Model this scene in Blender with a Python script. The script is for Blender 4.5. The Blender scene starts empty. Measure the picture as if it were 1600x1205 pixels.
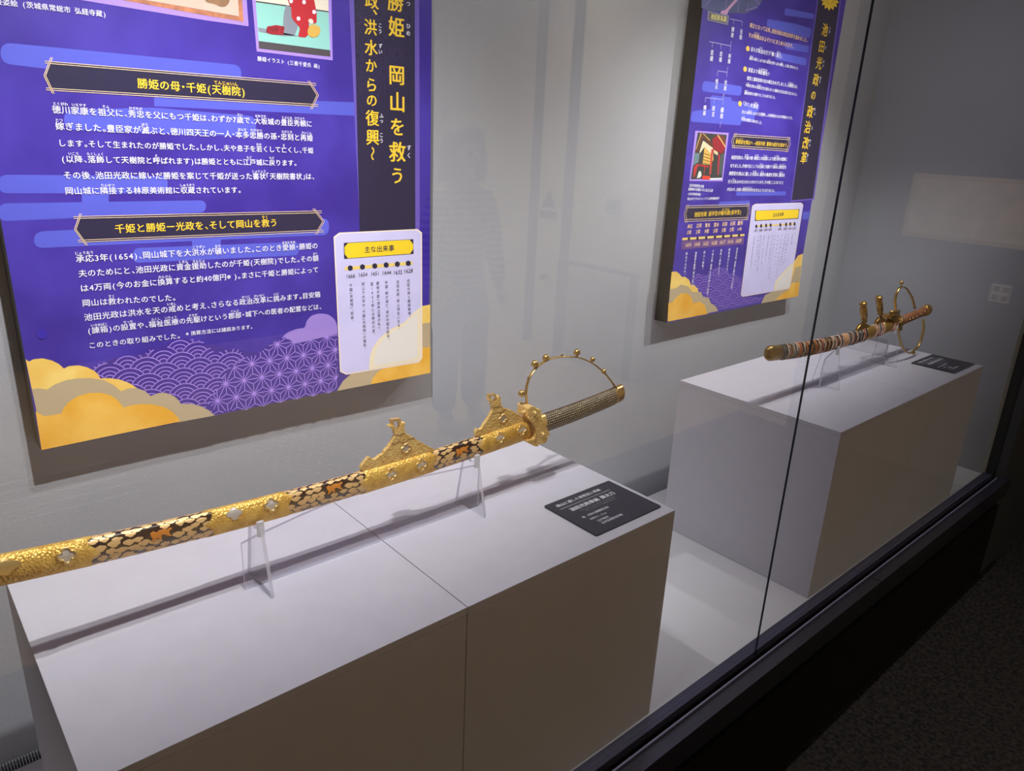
import bpy, bmesh, math, random
import numpy as np
from mathutils import Vector, Matrix
random.seed(7)
PI = math.pi
SC = bpy.context.scene
COL = SC.collection

# ------------------------------------------------------------ camera (1600x1205)
F = 1154.83
CAM = np.array([-1.0085, -0.6749, 1.0695])
RM = np.array([[0.7537, 0.6319, 0.1805], [-0.6557, 0.7049, 0.2704], [0.0437, -0.3221, 0.9457]])
cd = bpy.data.cameras.new('camera'); cam = bpy.data.objects.new('camera', cd); COL.objects.link(cam)
cd.sensor_fit = 'HORIZONTAL'; cd.sensor_width = 36.0; cd.lens = F / 1600 * 36; cd.clip_start = 0.02; cd.clip_end = 60
m3 = Matrix(RM.tolist()) @ Matrix.Rotation(PI / 2, 3, 'X')
m4 = m3.to_4x4(); m4.translation = Vector(CAM.tolist()); cam.matrix_world = m4
SC.camera = cam
# ------------------------------------------------------------ world, lamps, exposure
w = bpy.data.worlds.new('world'); SC.world = w; w.use_nodes = True
w.node_tree.nodes['Background'].inputs[0].default_value = (0.55, 0.58, 0.65, 1)
w.node_tree.nodes['Background'].inputs[1].default_value = 0.05
SC.view_settings.view_transform = 'Standard'; SC.view_settings.look = 'None'
SC.view_settings.gamma = 1.0; SC.view_settings.exposure = -0.62; SC.view_settings.use_curve_mapping = False
def spot(name, loc, aim, power, size=0.03, angle=110, blend=0.7, col=(1, 0.97, 0.98)):
    l = bpy.data.lights.new(name, 'SPOT'); l.energy = power; l.spot_size = math.radians(angle); l.spot_blend = blend
    l.shadow_soft_size = size; l.color = col
    o = bpy.data.objects.new(name, l); COL.objects.link(o); o.location = loc
    o.rotation_euler = (Vector(aim) - Vector(loc)).to_track_quat('-Z', 'Y').to_euler(); return o
def area(name, loc, aim, power, sx, sy, col=(1, 1, 1), spread=180):
    l = bpy.data.lights.new(name, 'AREA'); l.energy = power; l.shape = 'RECTANGLE'; l.size = sx; l.size_y = sy; l.color = col
    l.spread = math.radians(spread)
    o = bpy.data.objects.new(name, l); COL.objects.link(o); o.location = loc
    o.rotation_euler = (Vector(aim) - Vector(loc)).to_track_quat('-Z', 'Y').to_euler(); return o
LZ = 1.66
spot('case_spot', (-0.68, -0.080, LZ), (-0.56, 0.34, 0.45), 116, 0.014, angle=110, blend=1.0)
spot('case_spot', (0.80, -0.080, LZ), (0.90, 0.30, 0.4), 46, 0.014, angle=112, blend=.8)
spot('case_spot', (1.24, -0.080, LZ), (0.92, 0.26, 0.3), 76, 0.014, angle=112, blend=.7)
spot('case_spot', (-0.62, 0.008, LZ), (-0.50, 0.36, 0.45), 30, 0.014, angle=98, blend=0.9)
area('case_fill_strip', (0.5, 0.02, LZ), (0.5, 0.50, 0.9), 8, 2.0, 0.03, (0.97, 0.97, 1.0))  # soft strip added to even out the case light; no such fixture known
area('hall_light', (0.9, -3.35, 2.2), (1.1, -3.2, -0.42), 62, 3.0, 1.3, (1, 0.88, 0.66), 110)
area('hall_light', (-1.6, -3.2, 2.2), (-1.4, -3.0, -0.42), 55, 2.4, 1.2, (1, 0.88, 0.66), 100)
area('hall_wall_light', (2.2, -2.9, 2.2), (2.74, -2.9, 0.3), 72, 0.2, 3.0, (1, 0.93, 0.82), 140)

# ------------------------------------------------------------ helpers
def ray(px, py): return RM @ np.array([(px - 800) / F, 1.0, -(py - 602.5) / F])
def aty(px, py, Y):
    v = ray(px, py); return CAM + (Y - CAM[1]) / v[1] * v
def atz(px, py, Z):
    v = ray(px, py); return CAM + (Z - CAM[2]) / v[2] * v
def s2l(c): return c / 12.92 if c <= 0.04045 else ((c + 0.055) / 1.055) ** 2.4
def rgb(r, g, b): return (s2l(r / 255), s2l(g / 255), s2l(b / 255), 1)
MATS = {}
def mat(name, col, rough=0.5, metal=0.0, bump=0.0, bscale=200, var=0.0, vscale=8, spec=0.5, kind='noise', coat=0.0, col2=None, tri=False):
    if name in MATS: return MATS[name]
    m = bpy.data.materials.new(name); m.use_nodes = True; nt = m.node_tree; b = nt.nodes['Principled BSDF']
    b.inputs['Base Color'].default_value = col; b.inputs['Roughness'].default_value = rough; b.inputs['Metallic'].default_value = metal
    b.inputs['Specular IOR Level'].default_value = spec
    if coat: b.inputs['Coat Weight'].default_value = coat; b.inputs['Coat Roughness'].default_value = 0.08
    tc = nt.nodes.new('ShaderNodeTexCoord')
    if var or col2:
        n = nt.nodes.new('ShaderNodeTexNoise'); n.inputs['Scale'].default_value = vscale; n.inputs['Detail'].default_value = 6
        nt.links.new(tc.outputs['Object'], n.inputs['Vector'])
        r = nt.nodes.new('ShaderNodeValToRGB')
        c2 = col2 or tuple(min(1, c * (1 + var)) for c in col[:3]) + (1,)
        c1 = tuple(c * (1 - var) for c in col[:3]) + (1,) if var else col
        r.color_ramp.elements[0].position = 0.35; r.color_ramp.elements[1].position = 0.65
        r.color_ramp.elements[0].color = c1; r.color_ramp.elements[1].color = c2
        nt.links.new(n.outputs['Fac'], r.inputs['Fac']); nt.links.new(r.outputs['Color'], b.inputs['Base Color'])
    if bump:
        if kind == 'voronoi':
            t = nt.nodes.new('ShaderNodeTexVoronoi'); out = 'Distance'
        else:
            t = nt.nodes.new('ShaderNodeTexNoise'); out = 'Fac'; t.inputs['Detail'].default_value = 5
        t.inputs['Scale'].default_value = bscale
        nt.links.new(tc.outputs['Object'], t.inputs['Vector'])
        bp = nt.nodes.new('ShaderNodeBump'); bp.inputs['Strength'].default_value = bump; bp.inputs['Distance'].default_value = 0.001
        nt.links.new(t.outputs[out], bp.inputs['Height']); nt.links.new(bp.outputs['Normal'], b.inputs['Normal'])
    MATS[name] = m; return m
def clear_mat(name, tint, r0, white=0.0, whitecol=(0.8, 0.82, 0.86, 1), rough=0.0):
    """thin clear pane: straight-through transparency plus Schlick mirror reflection, same seen from both sides"""
    m = bpy.data.materials.new(name); m.use_nodes = True; nt = m.node_tree; N = nt.nodes; L = nt.links
    for n in list(N): N.remove(n)
    out = N.new('ShaderNodeOutputMaterial'); tr = N.new('ShaderNodeBsdfTransparent'); tr.inputs[0].default_value = tint
    gl = N.new('ShaderNodeBsdfGlossy'); gl.inputs['Roughness'].default_value = rough
    ge = N.new('ShaderNodeNewGeometry'); dt = N.new('ShaderNodeVectorMath'); dt.operation = 'DOT_PRODUCT'
    L.new(ge.outputs['Incoming'], dt.inputs[0]); L.new(ge.outputs['Normal'], dt.inputs[1])
    ab = N.new('ShaderNodeMath'); ab.operation = 'ABSOLUTE'; L.new(dt.outputs['Value'], ab.inputs[0])
    iv = N.new('ShaderNodeMath'); iv.operation = 'SUBTRACT'; iv.inputs[0].default_value = 1; L.new(ab.outputs[0], iv.inputs[1])
    pw = N.new('ShaderNodeMath'); pw.operation = 'POWER'; pw.inputs[1].default_value = 5; L.new(iv.outputs[0], pw.inputs[0])
    ma = N.new('ShaderNodeMath'); ma.operation = 'MULTIPLY_ADD'; ma.inputs[1].default_value = 1 - r0; ma.inputs[2].default_value = r0
    L.new(pw.outputs[0], ma.inputs[0])
    mx = N.new('ShaderNodeMixShader'); L.new(ma.outputs[0], mx.inputs[0])
    if white:
        df = N.new('ShaderNodeBsdfDiffuse'); df.inputs[0].default_value = whitecol
        tl = N.new('ShaderNodeBsdfTranslucent'); tl.inputs[0].default_value = whitecol
        ad = N.new('ShaderNodeMixShader'); ad.inputs[0].default_value = 0.5; L.new(df.outputs[0], ad.inputs[1]); L.new(tl.outputs[0], ad.inputs[2])
        mw = N.new('ShaderNodeMixShader'); mw.inputs[0].default_value = white
        L.new(tr.outputs[0], mw.inputs[1]); L.new(ad.outputs[0], mw.inputs[2]); L.new(mw.outputs[0], mx.inputs[1])
    else: L.new(tr.outputs[0], mx.inputs[1])
    L.new(gl.outputs[0], mx.inputs[2]); L.new(mx.outputs[0], out.inputs[0]); MATS[name] = m; return m
class MB:
    def __init__(s): s.v = []; s.f = []; s.mi = []
    def add(s, vs, fs, mi=0):
        n = len(s.v); s.v += [tuple(map(float, p)) for p in vs]; s.f += [tuple(i + n for i in f) for f in fs]; s.mi += [mi] * len(fs)
    def box(s, a, b, mi=0):
        x0, y0, z0 = a; x1, y1, z1 = b
        s.add([(x0, y0, z0), (x1, y0, z0), (x1, y1, z0), (x0, y1, z0), (x0, y0, z1), (x1, y0, z1), (x1, y1, z1), (x0, y1, z1)],
              [(0, 3, 2, 1), (4, 5, 6, 7), (0, 1, 5, 4), (1, 2, 6, 5), (2, 3, 7, 6), (3, 0, 4, 7)], mi)
    def prism(s, pts, d, mi=0, mside=None):
        """closed outline pts (3D) extruded by vector d"""
        n = len(pts); d = np.array(d, float)
        top = [np.array(p) + d for p in pts]
        s.add(list(pts), [tuple(range(n))], mi); s.add(top, [tuple(reversed(range(n)))], mi)
        s.add(list(pts) + top, [(i, n + i, n + (i + 1) % n, (i + 1) % n) for i in range(n)], mi if mside is None else mside)
    def tube(s, path, r, n=10, mi=0, cap=True, ry=None):
        path = [np.array(p, float) for p in path]; rings = []
        up = np.array([0, 1, 0.0])
        for i, p in enumerate(path):
            t = path[min(i + 1, len(path) - 1)] - path[max(i - 1, 0)]; t /= (np.linalg.norm(t) + 1e-12)
            u = up if abs(t @ up) < 0.95 else np.array([1, 0, 0.0])
            a = np.cross(t, u); a /= np.linalg.norm(a); b = np.cross(a, t)
            ri = r[i] if isinstance(r, (list, tuple)) else r; rb = ri if ry is None else ry
            rings.append([p + a * ri * math.cos(q) + b * rb * math.sin(q) for q in [2 * PI * k / n for k in range(n)]])
        vs = [q for g in rings for q in g]
        fs = [(i * n + k, i * n + (k + 1) % n, (i + 1) * n + (k + 1) % n, (i + 1) * n + k) for i in range(len(path) - 1) for k in range(n)]
        if cap: fs += [tuple(reversed(range(n))), tuple((len(path) - 1) * n + k for k in range(n))]
        s.add(vs, fs, mi)
    def lathe(s, c, axis, prof, n=14, mi=0):
        """prof = [(along, radius)...]"""
        ax = np.array(axis, float); ax /= np.linalg.norm(ax)
        s.tube([np.array(c) + ax * h for h, _ in prof], [max(r, 1e-5) for _, r in prof], n, mi)
    def ball(s, c, r, mi=0, n=12, sz=1.0):
        k = 7; s.lathe((c[0], c[1], c[2]), (0, 0, 1), [(-r * sz * math.cos(PI * i / k), r * math.sin(PI * i / k)) for i in range(k + 1)], n, mi)
    def build(s, name, mats, parent=None, smooth=False, bevel=0.0, angle=None):
        me = bpy.data.meshes.new(name); me.from_pydata(s.v, [], s.f)
        if not isinstance(mats, (list, tuple)): mats = [mats]
        for m in mats: me.materials.append(m)
        if len(mats) > 1:
            for p, i in zip(me.polygons, s.mi): p.material_index = i
        if bevel:
            bm = bmesh.new(); bm.from_mesh(me); bmesh.ops.remove_doubles(bm, verts=bm.verts, dist=1e-6)
            bmesh.ops.recalc_face_normals(bm, faces=bm.faces)
            es = [e for e in bm.edges if len(e.link_faces) == 2 and e.calc_face_angle(0) > 0.6]
            bmesh.ops.bevel(bm, geom=es, offset=bevel, segments=2, profile=0.5, affect='EDGES'); bm.to_mesh(me); bm.free()
        me.update()
        if smooth: me.polygons.foreach_set('use_smooth', [True] * len(me.polygons))
        o = bpy.data.objects.new(name, me); COL.objects.link(o)
        if name.endswith(('_text', '_pattern', '_lines', '_names')) or name == 'rule': o['kind'] = 'stuff'
        if parent: o.parent = parent; o.matrix_parent_inverse = Matrix() if parent.type == 'MESH' else Matrix.Translation(-parent.location)
        return o
def tag(o, label=None, cat=None, group=None, kind=None):
    if label: o['label'] = label
    if cat: o['category'] = cat
    if group: o['group'] = group
    if kind: o['kind'] = kind
    return o
def empty(name, loc, label, cat, group=None):
    o = bpy.data.objects.new(name, None); COL.objects.link(o); o.location = loc; o.empty_display_size = 0.05
    return tag(o, label, cat, group)

WHITE = mat('plinth_board', rgb(196, 192, 201), 0.55, bump=0.25, bscale=900, var=0.02, vscale=30)
WALLM = mat('wall_paper', rgb(170, 170, 176), 0.8, bump=0.5, bscale=420, var=0.02, vscale=5)
FLOORM = mat('case_floor', rgb(226, 223, 229), 0.6, bump=0.15, bscale=900)
BLACK = mat('black_lacquered_ledge', rgb(18, 17, 24), 0.28, spec=0.6)
BLACKM = mat('black_matt', rgb(12, 12, 14), 0.7)
DARKMETAL = mat('dark_frame_metal', rgb(74, 72, 92), 0.4, 0.2)

# ------------------------------------------------------------ the setting
D = 0.6294; XR = 1.8542; ZF = -0.42
def structure(name, boxes, m, label=None):
    b = MB()
    for a, c in boxes: b.box(a, c)
    o = b.build(name, m); o['kind'] = 'structure'
    if label: o['label'] = label
    return o
structure('wall_back', [((-3.2, D, -0.1), (XR + 0.02, D + 0.06, 2.15))], WALLM, 'grey papered back wall inside the display case')
structure('wall_right', [((XR, 0.0, -0.1), (XR + 0.05, D, 2.15))], WALLM, 'grey end wall inside the display case')
structure('trim_1', [((-3.2, -0.003, -0.12), (XR + 0.004, 0.60, 0.0))], FLOORM, 'pale grey floor board of the display case')
structure('trim_2', [((-3.2, -0.0285, -0.03), (XR + 0.02, -0.0035, 0.0008)), ((-3.2, -0.048, -0.03), (XR + 0.02, -0.0445, -0.004))], DARKMETAL, 'slim dark metal glazing channel along the foot of the glass')
for k, (a, b_) in enumerate([(-3.2, 0.873), (0.876, XR + 0.08)]):
    structure('trim_%d' % (3 + k), [((a, -0.076, -0.075), (b_, -0.049, -0.012))], BLACK, ['long left length of glossy black ledge below the glass', 'right length of glossy black ledge below the glass'][k])
structure('trim_5', [((-3.2, -0.062, ZF), (XR + 0.08, 0.60, -0.121))], mat('base_black', rgb(6, 6, 7), .9, spec=.1), 'matt black plinth carrying the display case')
#structure('trim_6', [((-3.2, -0.10, 1.605), (XR + 0.06, -0.022, 2.2))], BLACKM, 'black fascia above the glass')
structure('wall_front', [((XR + 0.0505, -0.06, ZF), (2.72, 0.7, 2.15))], BLACKM, 'black wall panel closing the end of the case')
# glass panes
GLASS = clear_mat('pane_glass', (0.975, 0.985, 0.98, 1), 0.042)
EDGE = mat('pane_edge', rgb(28, 34, 36), 0.25)
for k, (a, b_) in enumerate([(-3.0, 0.3296), (0.3310, XR + 0.02)]):
    g = MB(); y0, y1 = -0.034, -0.030
    g.add([(a, y0, -0.004), (b_, y0, -0.004), (b_, y0, 2.0), (a, y0, 2.0)], [(0, 1, 2, 3)], 0)
    g.add([(a, y1, -0.004), (b_, y1, -0.004), (b_, y1, 2.0), (a, y1, 2.0)], [(0, 3, 2, 1)], 0)
    for xx in (a, b_): g.add([(xx, y0, -0.004), (xx, y1, -0.004), (xx, y1, 1.60), (xx, y0, 1.60)], [(0, 1, 2, 3)], 1)
    o = g.build('window_%d' % (k + 1), [GLASS, EDGE]); tag(o, ['clear glass pane in front of the large gold sword', 'clear glass pane right of the upright joint'][k], kind='structure')
# ventilation grille strip behind the left plinth
vr = MB(); vr.box((-1.6, 0.585, -0.03), (-0.93, D - 0.002, -0.02)); 
vg = empty('ventilation_grille', (-1.0, 0.61, -0.02), 'ribbed metal ventilation grille in the floor behind the left plinth', 'grille')
vr.build('tray', BLACKM, vg)
vb = MB()
for k in range(150):
    x = -1.6 + k * 0.0045; vb.box((x, 0.6005, -0.019), (x + 0.0022, D - 0.003, 0.001))
o = vb.build('ribs', mat('grille_metal', rgb(190, 190, 198), 0.5, 0.1), vg); o['kind'] = 'stuff'
vb = MB(); vb.box((-1.6, 0.614, -0.012), (-0.93, 0.616, -0.001)); vb.build('cross_bar', MATS['grille_metal'], vg)

# museum room in front of the case (seen directly at the lower right, and mirrored in the glass)
CARPET = mat('carpet_pile', rgb(5, 4, 4), 0.95, bump=1.0, bscale=260, vscale=90, col2=rgb(30, 26, 23), spec=.15)
structure('floor', [((-3.6, -1.55, ZF - 0.05), (2.74, -0.0, ZF))], CARPET, 'near-black mottled carpet in front of the case')
WOOD = mat('hall_floor', rgb(188, 162, 130), 0.5, var=0.12, vscale=3)
structure('floor_hall', [((-3.6, -4.5, ZF - 0.05), (2.74, -1.55, ZF + 0.001))], WOOD, 'warm brown hall floor')
HALLW = mat('hall_wall', rgb(214, 202, 182), 0.8)
structure('wall_hall_end', [((2.74, -1.25, ZF), (2.8, 0.0, 2.3))], mat('hall_wall_shade', rgb(46, 44, 46), .8), 'unlit end of the hall side wall, its shade put into the colour')  # lack of light on this wall end is put into its dark colour
structure('wall_hall_right', [((2.74, -4.6, ZF), (2.8, -1.2501, 2.3))], HALLW, 'beige side wall of the hall')
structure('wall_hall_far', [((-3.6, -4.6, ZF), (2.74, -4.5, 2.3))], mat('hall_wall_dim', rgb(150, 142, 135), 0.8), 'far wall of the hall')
structure('wall_hall_left', [((-3.7, -4.6, ZF), (-3.6, 0.7, 2.3))], HALLW, 'beige left wall of the hall')
structure('ceiling', [((-3.7, -4.6, 2.25), (2.8, 0.7, 2.35))], mat('ceiling_dark', rgb(60, 60, 62), 0.9), 'dark ceiling')


# fittings of the hall side wall, tactile floor tiles and a visitor (they show as reflections in the glass)
HX = 2.739
DOORM = mat('door_frame_dark', rgb(60, 62, 70), .5)
dr = empty('door_1', (HX, -3.2, ZF), None, None); dr['kind'] = 'structure'
for y in (-3.40, -3.06): b = MB(); b.box((HX - .03, y - .04, ZF + .001), (HX, y + .03, 2.2)); b.build('door_frame', DOORM, dr)
b = MB(); b.box((HX - .012, -3.359, ZF + .002), (HX, -3.101, 2.15)); b.build('door_leaf', HALLW, dr)
b = MB(); b.lathe((HX - .012, -3.22, .10), (-1, 0, 0), [(0, .014), (.03, .010), (.035, .024), (.06, .024), (.065, .001)]); b.build('door_knob', DOORM, dr, smooth=True)
def hall_sign(name, boxes, label, cat, m):
    r = empty(name, (HX, boxes[0][1], boxes[0][2]), label, cat)
    return r
sg = empty('wall_sign', (HX - .013, -3.25, .55), 'small dark triangle and bar sign on the hall door, seen mirrored in the glass', 'sign')
b = MB(); b.prism([(HX - .013, -3.325, .585), (HX - .013, -3.175, .585), (HX - .013, -3.25, .715)], (-.006, 0, 0)); b.build('triangle', DOORM, sg)
b = MB(); b.box((HX - .019, -3.335, .512), (HX - .013, -3.165, .562)); b.build('bar', DOORM, sg)
sw_ = empty('wall_switch', (HX, -2.65, .65), 'grey wall box beside the hall door, seen mirrored in the glass', 'switch')
b = MB(); b.box((HX - .03, -2.70, .60), (HX, -2.60, .70)); b.build('box', mat('switch_grey', rgb(110, 112, 128), .5), sw_, bevel=.004)
b = MB(); b.box((HX - .034, -2.67, .63), (HX - .03, -2.63, .67)); b.build('button', DOORM, sw_)
ba = empty('low_partition', (2.5, -2.62, ZF), 'low dark framed glass partition by the hall wall, seen mirrored in the glass', 'partition')
for y in (-2.94, -2.30): b = MB(); b.box((2.56, y - .02, ZF + .001), (2.60, y + .02, .28)); b.build('post', DOORM, ba)
b = MB(); b.box((2.56, -2.92, .26), (2.60, -2.32, .285)); b.build('top_rail', DOORM, ba)
b = MB(); b.box((2.575, -2.92, ZF + .02), (2.583, -2.32, .26)); b.build('glass_panel', clear_mat('partition_glass', (.86, .88, .9, 1), .04), ba)
STUD = mat('stud_metal', rgb(250, 248, 240), .25, .2, spec=1.0)
def tile(name, label, x0, x1, y0, y1, sp, bars=False):
    r = empty(name, ((x0 + x1) / 2, (y0 + y1) / 2, ZF), label, 'tactile paving', 'tactile paving in the hall floor')
    b = MB(); z = ZF + .0012
    if bars:
        y = y0
        while y < y1:
            b.box((x0, y, z), (x1, y + .018, z + .005)); y += sp
        o = b.build('guide_bars', STUD, r, bevel=.002)
    else:
        n = 0; y = y0
        while y < y1:
            x = x0 + (sp / 2 if n % 2 else 0)
            while x < x1: b.lathe((x, y, z), (0, 0, 1), [(0, .0115), (.004, .010), (.0055, .005), (.006, .0001)], 8); x += sp
            y += sp * .8; n += 1
        o = b.build('warning_studs', STUD, r, smooth=True)
    o['kind'] = 'stuff'
fn = empty('framed_notice', (HX, -.6, .83), 'framed beige notice on the shade-coloured wall end, mirrored at the right edge of the glass', 'notice')
b = MB(); b.box((HX - .012, -.845, .695), (HX, -.22, .98)); b.build('frame', mat('notice_frame', rgb(214, 190, 150), .5), fn, bevel=.003)
b = MB(); b.box((HX - .0135, -.825, .715), (HX - .0121, -.24, .96)); b.build('notice_sheet', mat('notice_paper', rgb(232, 216, 186), .7, var=.12, vscale=14), fn)
wo = empty('wall_plate', (HX, -.38, .5), 'small pale wall plate of four squares, mirrored below the framed notice', 'wall plate')
b = MB(); b.box((HX - .008, -.421, .460), (HX, -.343, .538)); b.build('cover', mat('plate_white', rgb(236, 234, 232), .5), wo, bevel=.002)
for dy in (-.412, -.374):
    for dz in (.469, .507): b = MB(); b.box((HX - .0105, dy, dz), (HX - .0081, dy + .022, dz + .022)); b.build('key', mat('plate_grey', rgb(120, 118, 122), .5), wo)
spot('notice_light', (1.9, -.75, 2.1), (2.74, -.55, .75), 16, .05, 50, .5, (1, .9, .75))
tile('tactile_paving', 'guide bars of metal tactile paving mirrored left of the gold scabbard', -.78, -.60, -2.87, -2.45, .095, True)
tile('tactile_paving', 'second run of metal guide bars beside the first, mirrored below the big panel', -.585, -.30, -2.87, -2.45, .095, True)
tile('tactile_paving', 'nearer field of round metal studs mirrored above the middle of the scabbard', .22, .60, -2.72, -2.2, .058)
tile('tactile_paving', 'farther field of round metal studs mirrored beside the visitor', .98, 2.05, -2.96, -2.62, .058)
# ------------------------------------------------------------ glyph engine (built-in font)
_tc = bpy.data.curves.new('glyph_tmp', 'FONT'); _to = bpy.data.objects.new('glyph_tmp', _tc); COL.objects.link(_to)
_tc.resolution_u = 2; _tc.fill_mode = 'FRONT'
_G = {}
def glyph(ch, bold=0.0):
    k = (ch, bold)
    if k in _G: return _G[k]
    _tc.body = ch; _tc.offset = bold
    dg = bpy.context.evaluated_depsgraph_get(); dg.update()
    me = _to.evaluated_get(dg).to_mesh()
    v = np.array([q.co[:2] for q in me.vertices]) if len(me.vertices) else np.zeros((0, 2)); f = [tuple(p.vertices) for p in me.polygons]
    _to.evaluated_get(dg).to_mesh_clear()
    _G[k] = (v, f); return _G[k]
HALF = set('、。・「」()（）,.:!?')
def adv(ch):
    if ch == ' ': return 0.5
    if ch in HALF: return 0.52
    if ord(ch) < 128: return 0.58
    return 1.0
def put(mb, ch, O, u, v, cx, cy, size, bold, rot=0):
    """glyph with the centre of its em box at O+u*cx+v*cy"""
    if ch == ' ': return
    gv, gf = glyph(ch, 0.0)
    if not len(gv): return
    q = gv.copy()
    if ord(ch) < 128 or ch in HALF: q[:, 0] -= (q[:, 0].min() + q[:, 0].max()) / 2
    else: q[:, 0] -= 0.5
    q[:, 1] -= 0.36
    if bold > 0.005:      # heavier face: struck again a hair to each side, like printing twice
        n0 = len(q); q = np.concatenate([q + np.array((dx * bold, dy * bold)) for dx, dy in ((-1, 0), (1, 0), (0, .5), (0, -.5))]); gf = [tuple(i + n0 * k for i in f) for k in range(4) for f in gf]
        lift = np.repeat(np.arange(4) * 4e-5, n0)
    else: lift = np.zeros(len(q))
    if rot: q = np.stack([q[:, 1], -q[:, 0]], 1)
    P = O[None, :] + (cx + q[:, 0] * size)[:, None] * u[None, :] + (cy + q[:, 1] * size)[:, None] * v[None, :] + lift[:, None] * np.cross(u, v)[None, :]
    mb.add([tuple(p) for p in P], gf)
def parse(s):
    """'{漢字|かんじ}' gives ruby above"""
    out = []; i = 0
    while i < len(s):
        if s[i] == '{':
            j = s.index('}', i); base, r = s[i + 1:j].split('|'); out.append((base, r)); i = j + 1
        else: out.append((s[i], None)); i += 1
    return out
def line(mb, s, S, E, vdir, bold=0.012, ruby=None, scale=1.0):
    S = np.array(S, float); E = np.array(E, float); L = np.linalg.norm(E - S); u = (E - S) / L
    v = np.array(vdir, float); v = v - (v @ u) * u; v /= np.linalg.norm(v)
    toks = parse(s); tot = sum(adv(c) for b, _ in toks for c in b); pitch = L / tot; sz = pitch * 0.98 * scale; x = 0
    for b, r in toks:
        w0 = x
        for c in b:
            a = adv(c) * pitch; put(mb, c, S, u, v, x + a / 2, 0, sz, bold); x += a
        if r:
            rb = ruby if ruby is not None else mb; n = len(r); p = min(0.42 * sz, (x - w0) * 1.25 / n); c0 = (w0 + x) / 2 - p * n / 2
            for i, c in enumerate(r): put(rb, c, S, u, v, c0 + p * (i + .5), sz * 0.70, p, 0.02)
def vline(mb, s, S, E, udir, bold=0.012, size=None, rubys=None):
    """vertical writing from top point S to bottom point E (centres of the column ends)"""
    S = np.array(S, float); E = np.array(E, float); L = np.linalg.norm(E - S); dn = (E - S) / L; v = -dn
    u = np.array(udir, float); u = u - (u @ v) * v; u /= np.linalg.norm(u)
    tot = sum(0.6 if c in HALF else 1 for c in s); pitch = L / tot; sz = size or pitch * 0.97; y = 0
    for c in s:
        a = (0.6 if c in HALF else 1) * pitch; y += a / 2
        if c in '()（）「」〜ー~': put(mb, c, S, u, v, 0, -y, sz, bold, 1)
        elif c in '、。': put(mb, c, S, u, v, sz * 0.25, -y + sz * 0.25, sz, bold)
        else: put(mb, c, S, u, v, 0, -y, sz, bold)
        y += a / 2

# ------------------------------------------------------------ posters
YP = D - 0.0462
ST = 0.00025
def Z(x0, y0, s, pts): return [(x0 + a / s, y0 + b / s) for a, b in pts]
class Sheet:
    """flat print laid on the face of a poster; each layer a fraction of a millimetre proud of the one below"""
    def __init__(s, root): s.root = root
    def p(s, px, lv=0): q = aty(px[0], px[1], YP - ST * lv); return q
    def poly(s, name, px, m, lv, parent=None, label=None, pts3=None):
        b = MB(); pts = pts3 or [s.p(q, lv) for q in px]; b.add(pts, [tuple(range(len(pts)))])
        o = b.build(name, m, parent or s.root)
        if label: o['label'] = label
        return o
    def rpoly(s, name, px, r, m, lv, parent=None, label=None):
        P = [s.p(q, lv) for q in px]; n = len(P); out = []
        for i in range(n):
            a, b, c = P[i - 1], P[i], P[(i + 1) % n]; rr = r[i] if isinstance(r, (list, tuple)) else r
            if rr <= 0: out.append(b); continue
            d1 = a - b; d2 = c - b; l1 = np.linalg.norm(d1); l2 = np.linalg.norm(d2); r1 = min(rr, l1 * .499); r2 = min(rr, l2 * .499)
            A = b + d1 / l1 * r1; B = b + d2 / l2 * r2
            for t in np.linspace(0, 1, 7): out.append((1 - t) ** 2 * A + 2 * t * (1 - t) * (b * .92 + (A + B) * .04) + t * t * B)
        return s.poly(name, None, m, lv, parent, label, out)
    def lines(s, segs, wd, lv, mb=None):
        b = mb or MB()
        for a, c in segs:
            A = s.p(a, lv); B = s.p(c, lv); b_line(b, A, B, wd)
        return b
def b_line(b, A, B, wd, nrm=(0, 1, 0)):
    t = B - A; L = np.linalg.norm(t)
    if L < 1e-7: return
    n = np.cross(t / L, nrm) * wd / 2; b.add([A - n, B - n, B + n, A + n], [(0, 1, 2, 3)])
def inpoly(x, y, P):
    c = False; j = len(P) - 1
    for i in range(len(P)):
        if (P[i][1] > y) != (P[j][1] > y) and x < (P[j][0] - P[i][0]) * (y - P[i][1]) / (P[j][1] - P[i][1]) + P[i][0]: c = not c
        j = i
    return c
PURPLE = mat('print_purple', rgb(58, 36, 152), 0.42, var=0.10, vscale=10, col2=rgb(71, 53, 170))
BANDC = mat('print_cloud_blue', rgb(88, 94, 208), 0.42, var=0.05)
NAVY = mat('print_navy', rgb(36, 32, 66), 0.42)
LILAC = mat('print_lilac', rgb(176, 142, 238), 0.42)
LILACM = mat('print_lilac_cloud', rgb(160, 132, 214), 0.42)
STRIPV = mat('print_strip_violet', rgb(108, 88, 186), 0.42)
INKW = mat('print_white', rgb(244, 240, 255), 0.42)
INKG = mat('print_gold_ink', rgb(250, 208, 60), 0.42)
INKO = mat('print_orange_ink', rgb(255, 214, 176), 0.42)
INKD = mat('print_dark_ink', rgb(60, 50, 72), 0.42)
CREAM = mat('print_cream', rgb(252, 232, 214), 0.42)
CARD = mat('print_card', rgb(212, 206, 246), 0.42, var=0.03, vscale=20)
CARDY = mat('print_card_cream', rgb(244, 228, 196), 0.42)
GOLDA = mat('print_gold_leaf', rgb(250, 200, 92), 0.42, var=0.06, vscale=25, col2=rgb(252, 216, 120))
GOLDB = mat('print_gold_leaf_deep', rgb(238, 170, 40), 0.42, col2=rgb(250, 196, 84), vscale=16)
TAN = mat('print_tan', rgb(190, 170, 136), 0.42, var=0.04)
YEL = mat('print_yellow', rgb(252, 214, 40), 0.42)
GOLDLINE = mat('print_pale_gold', rgb(246, 214, 176), 0.42)
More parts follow.
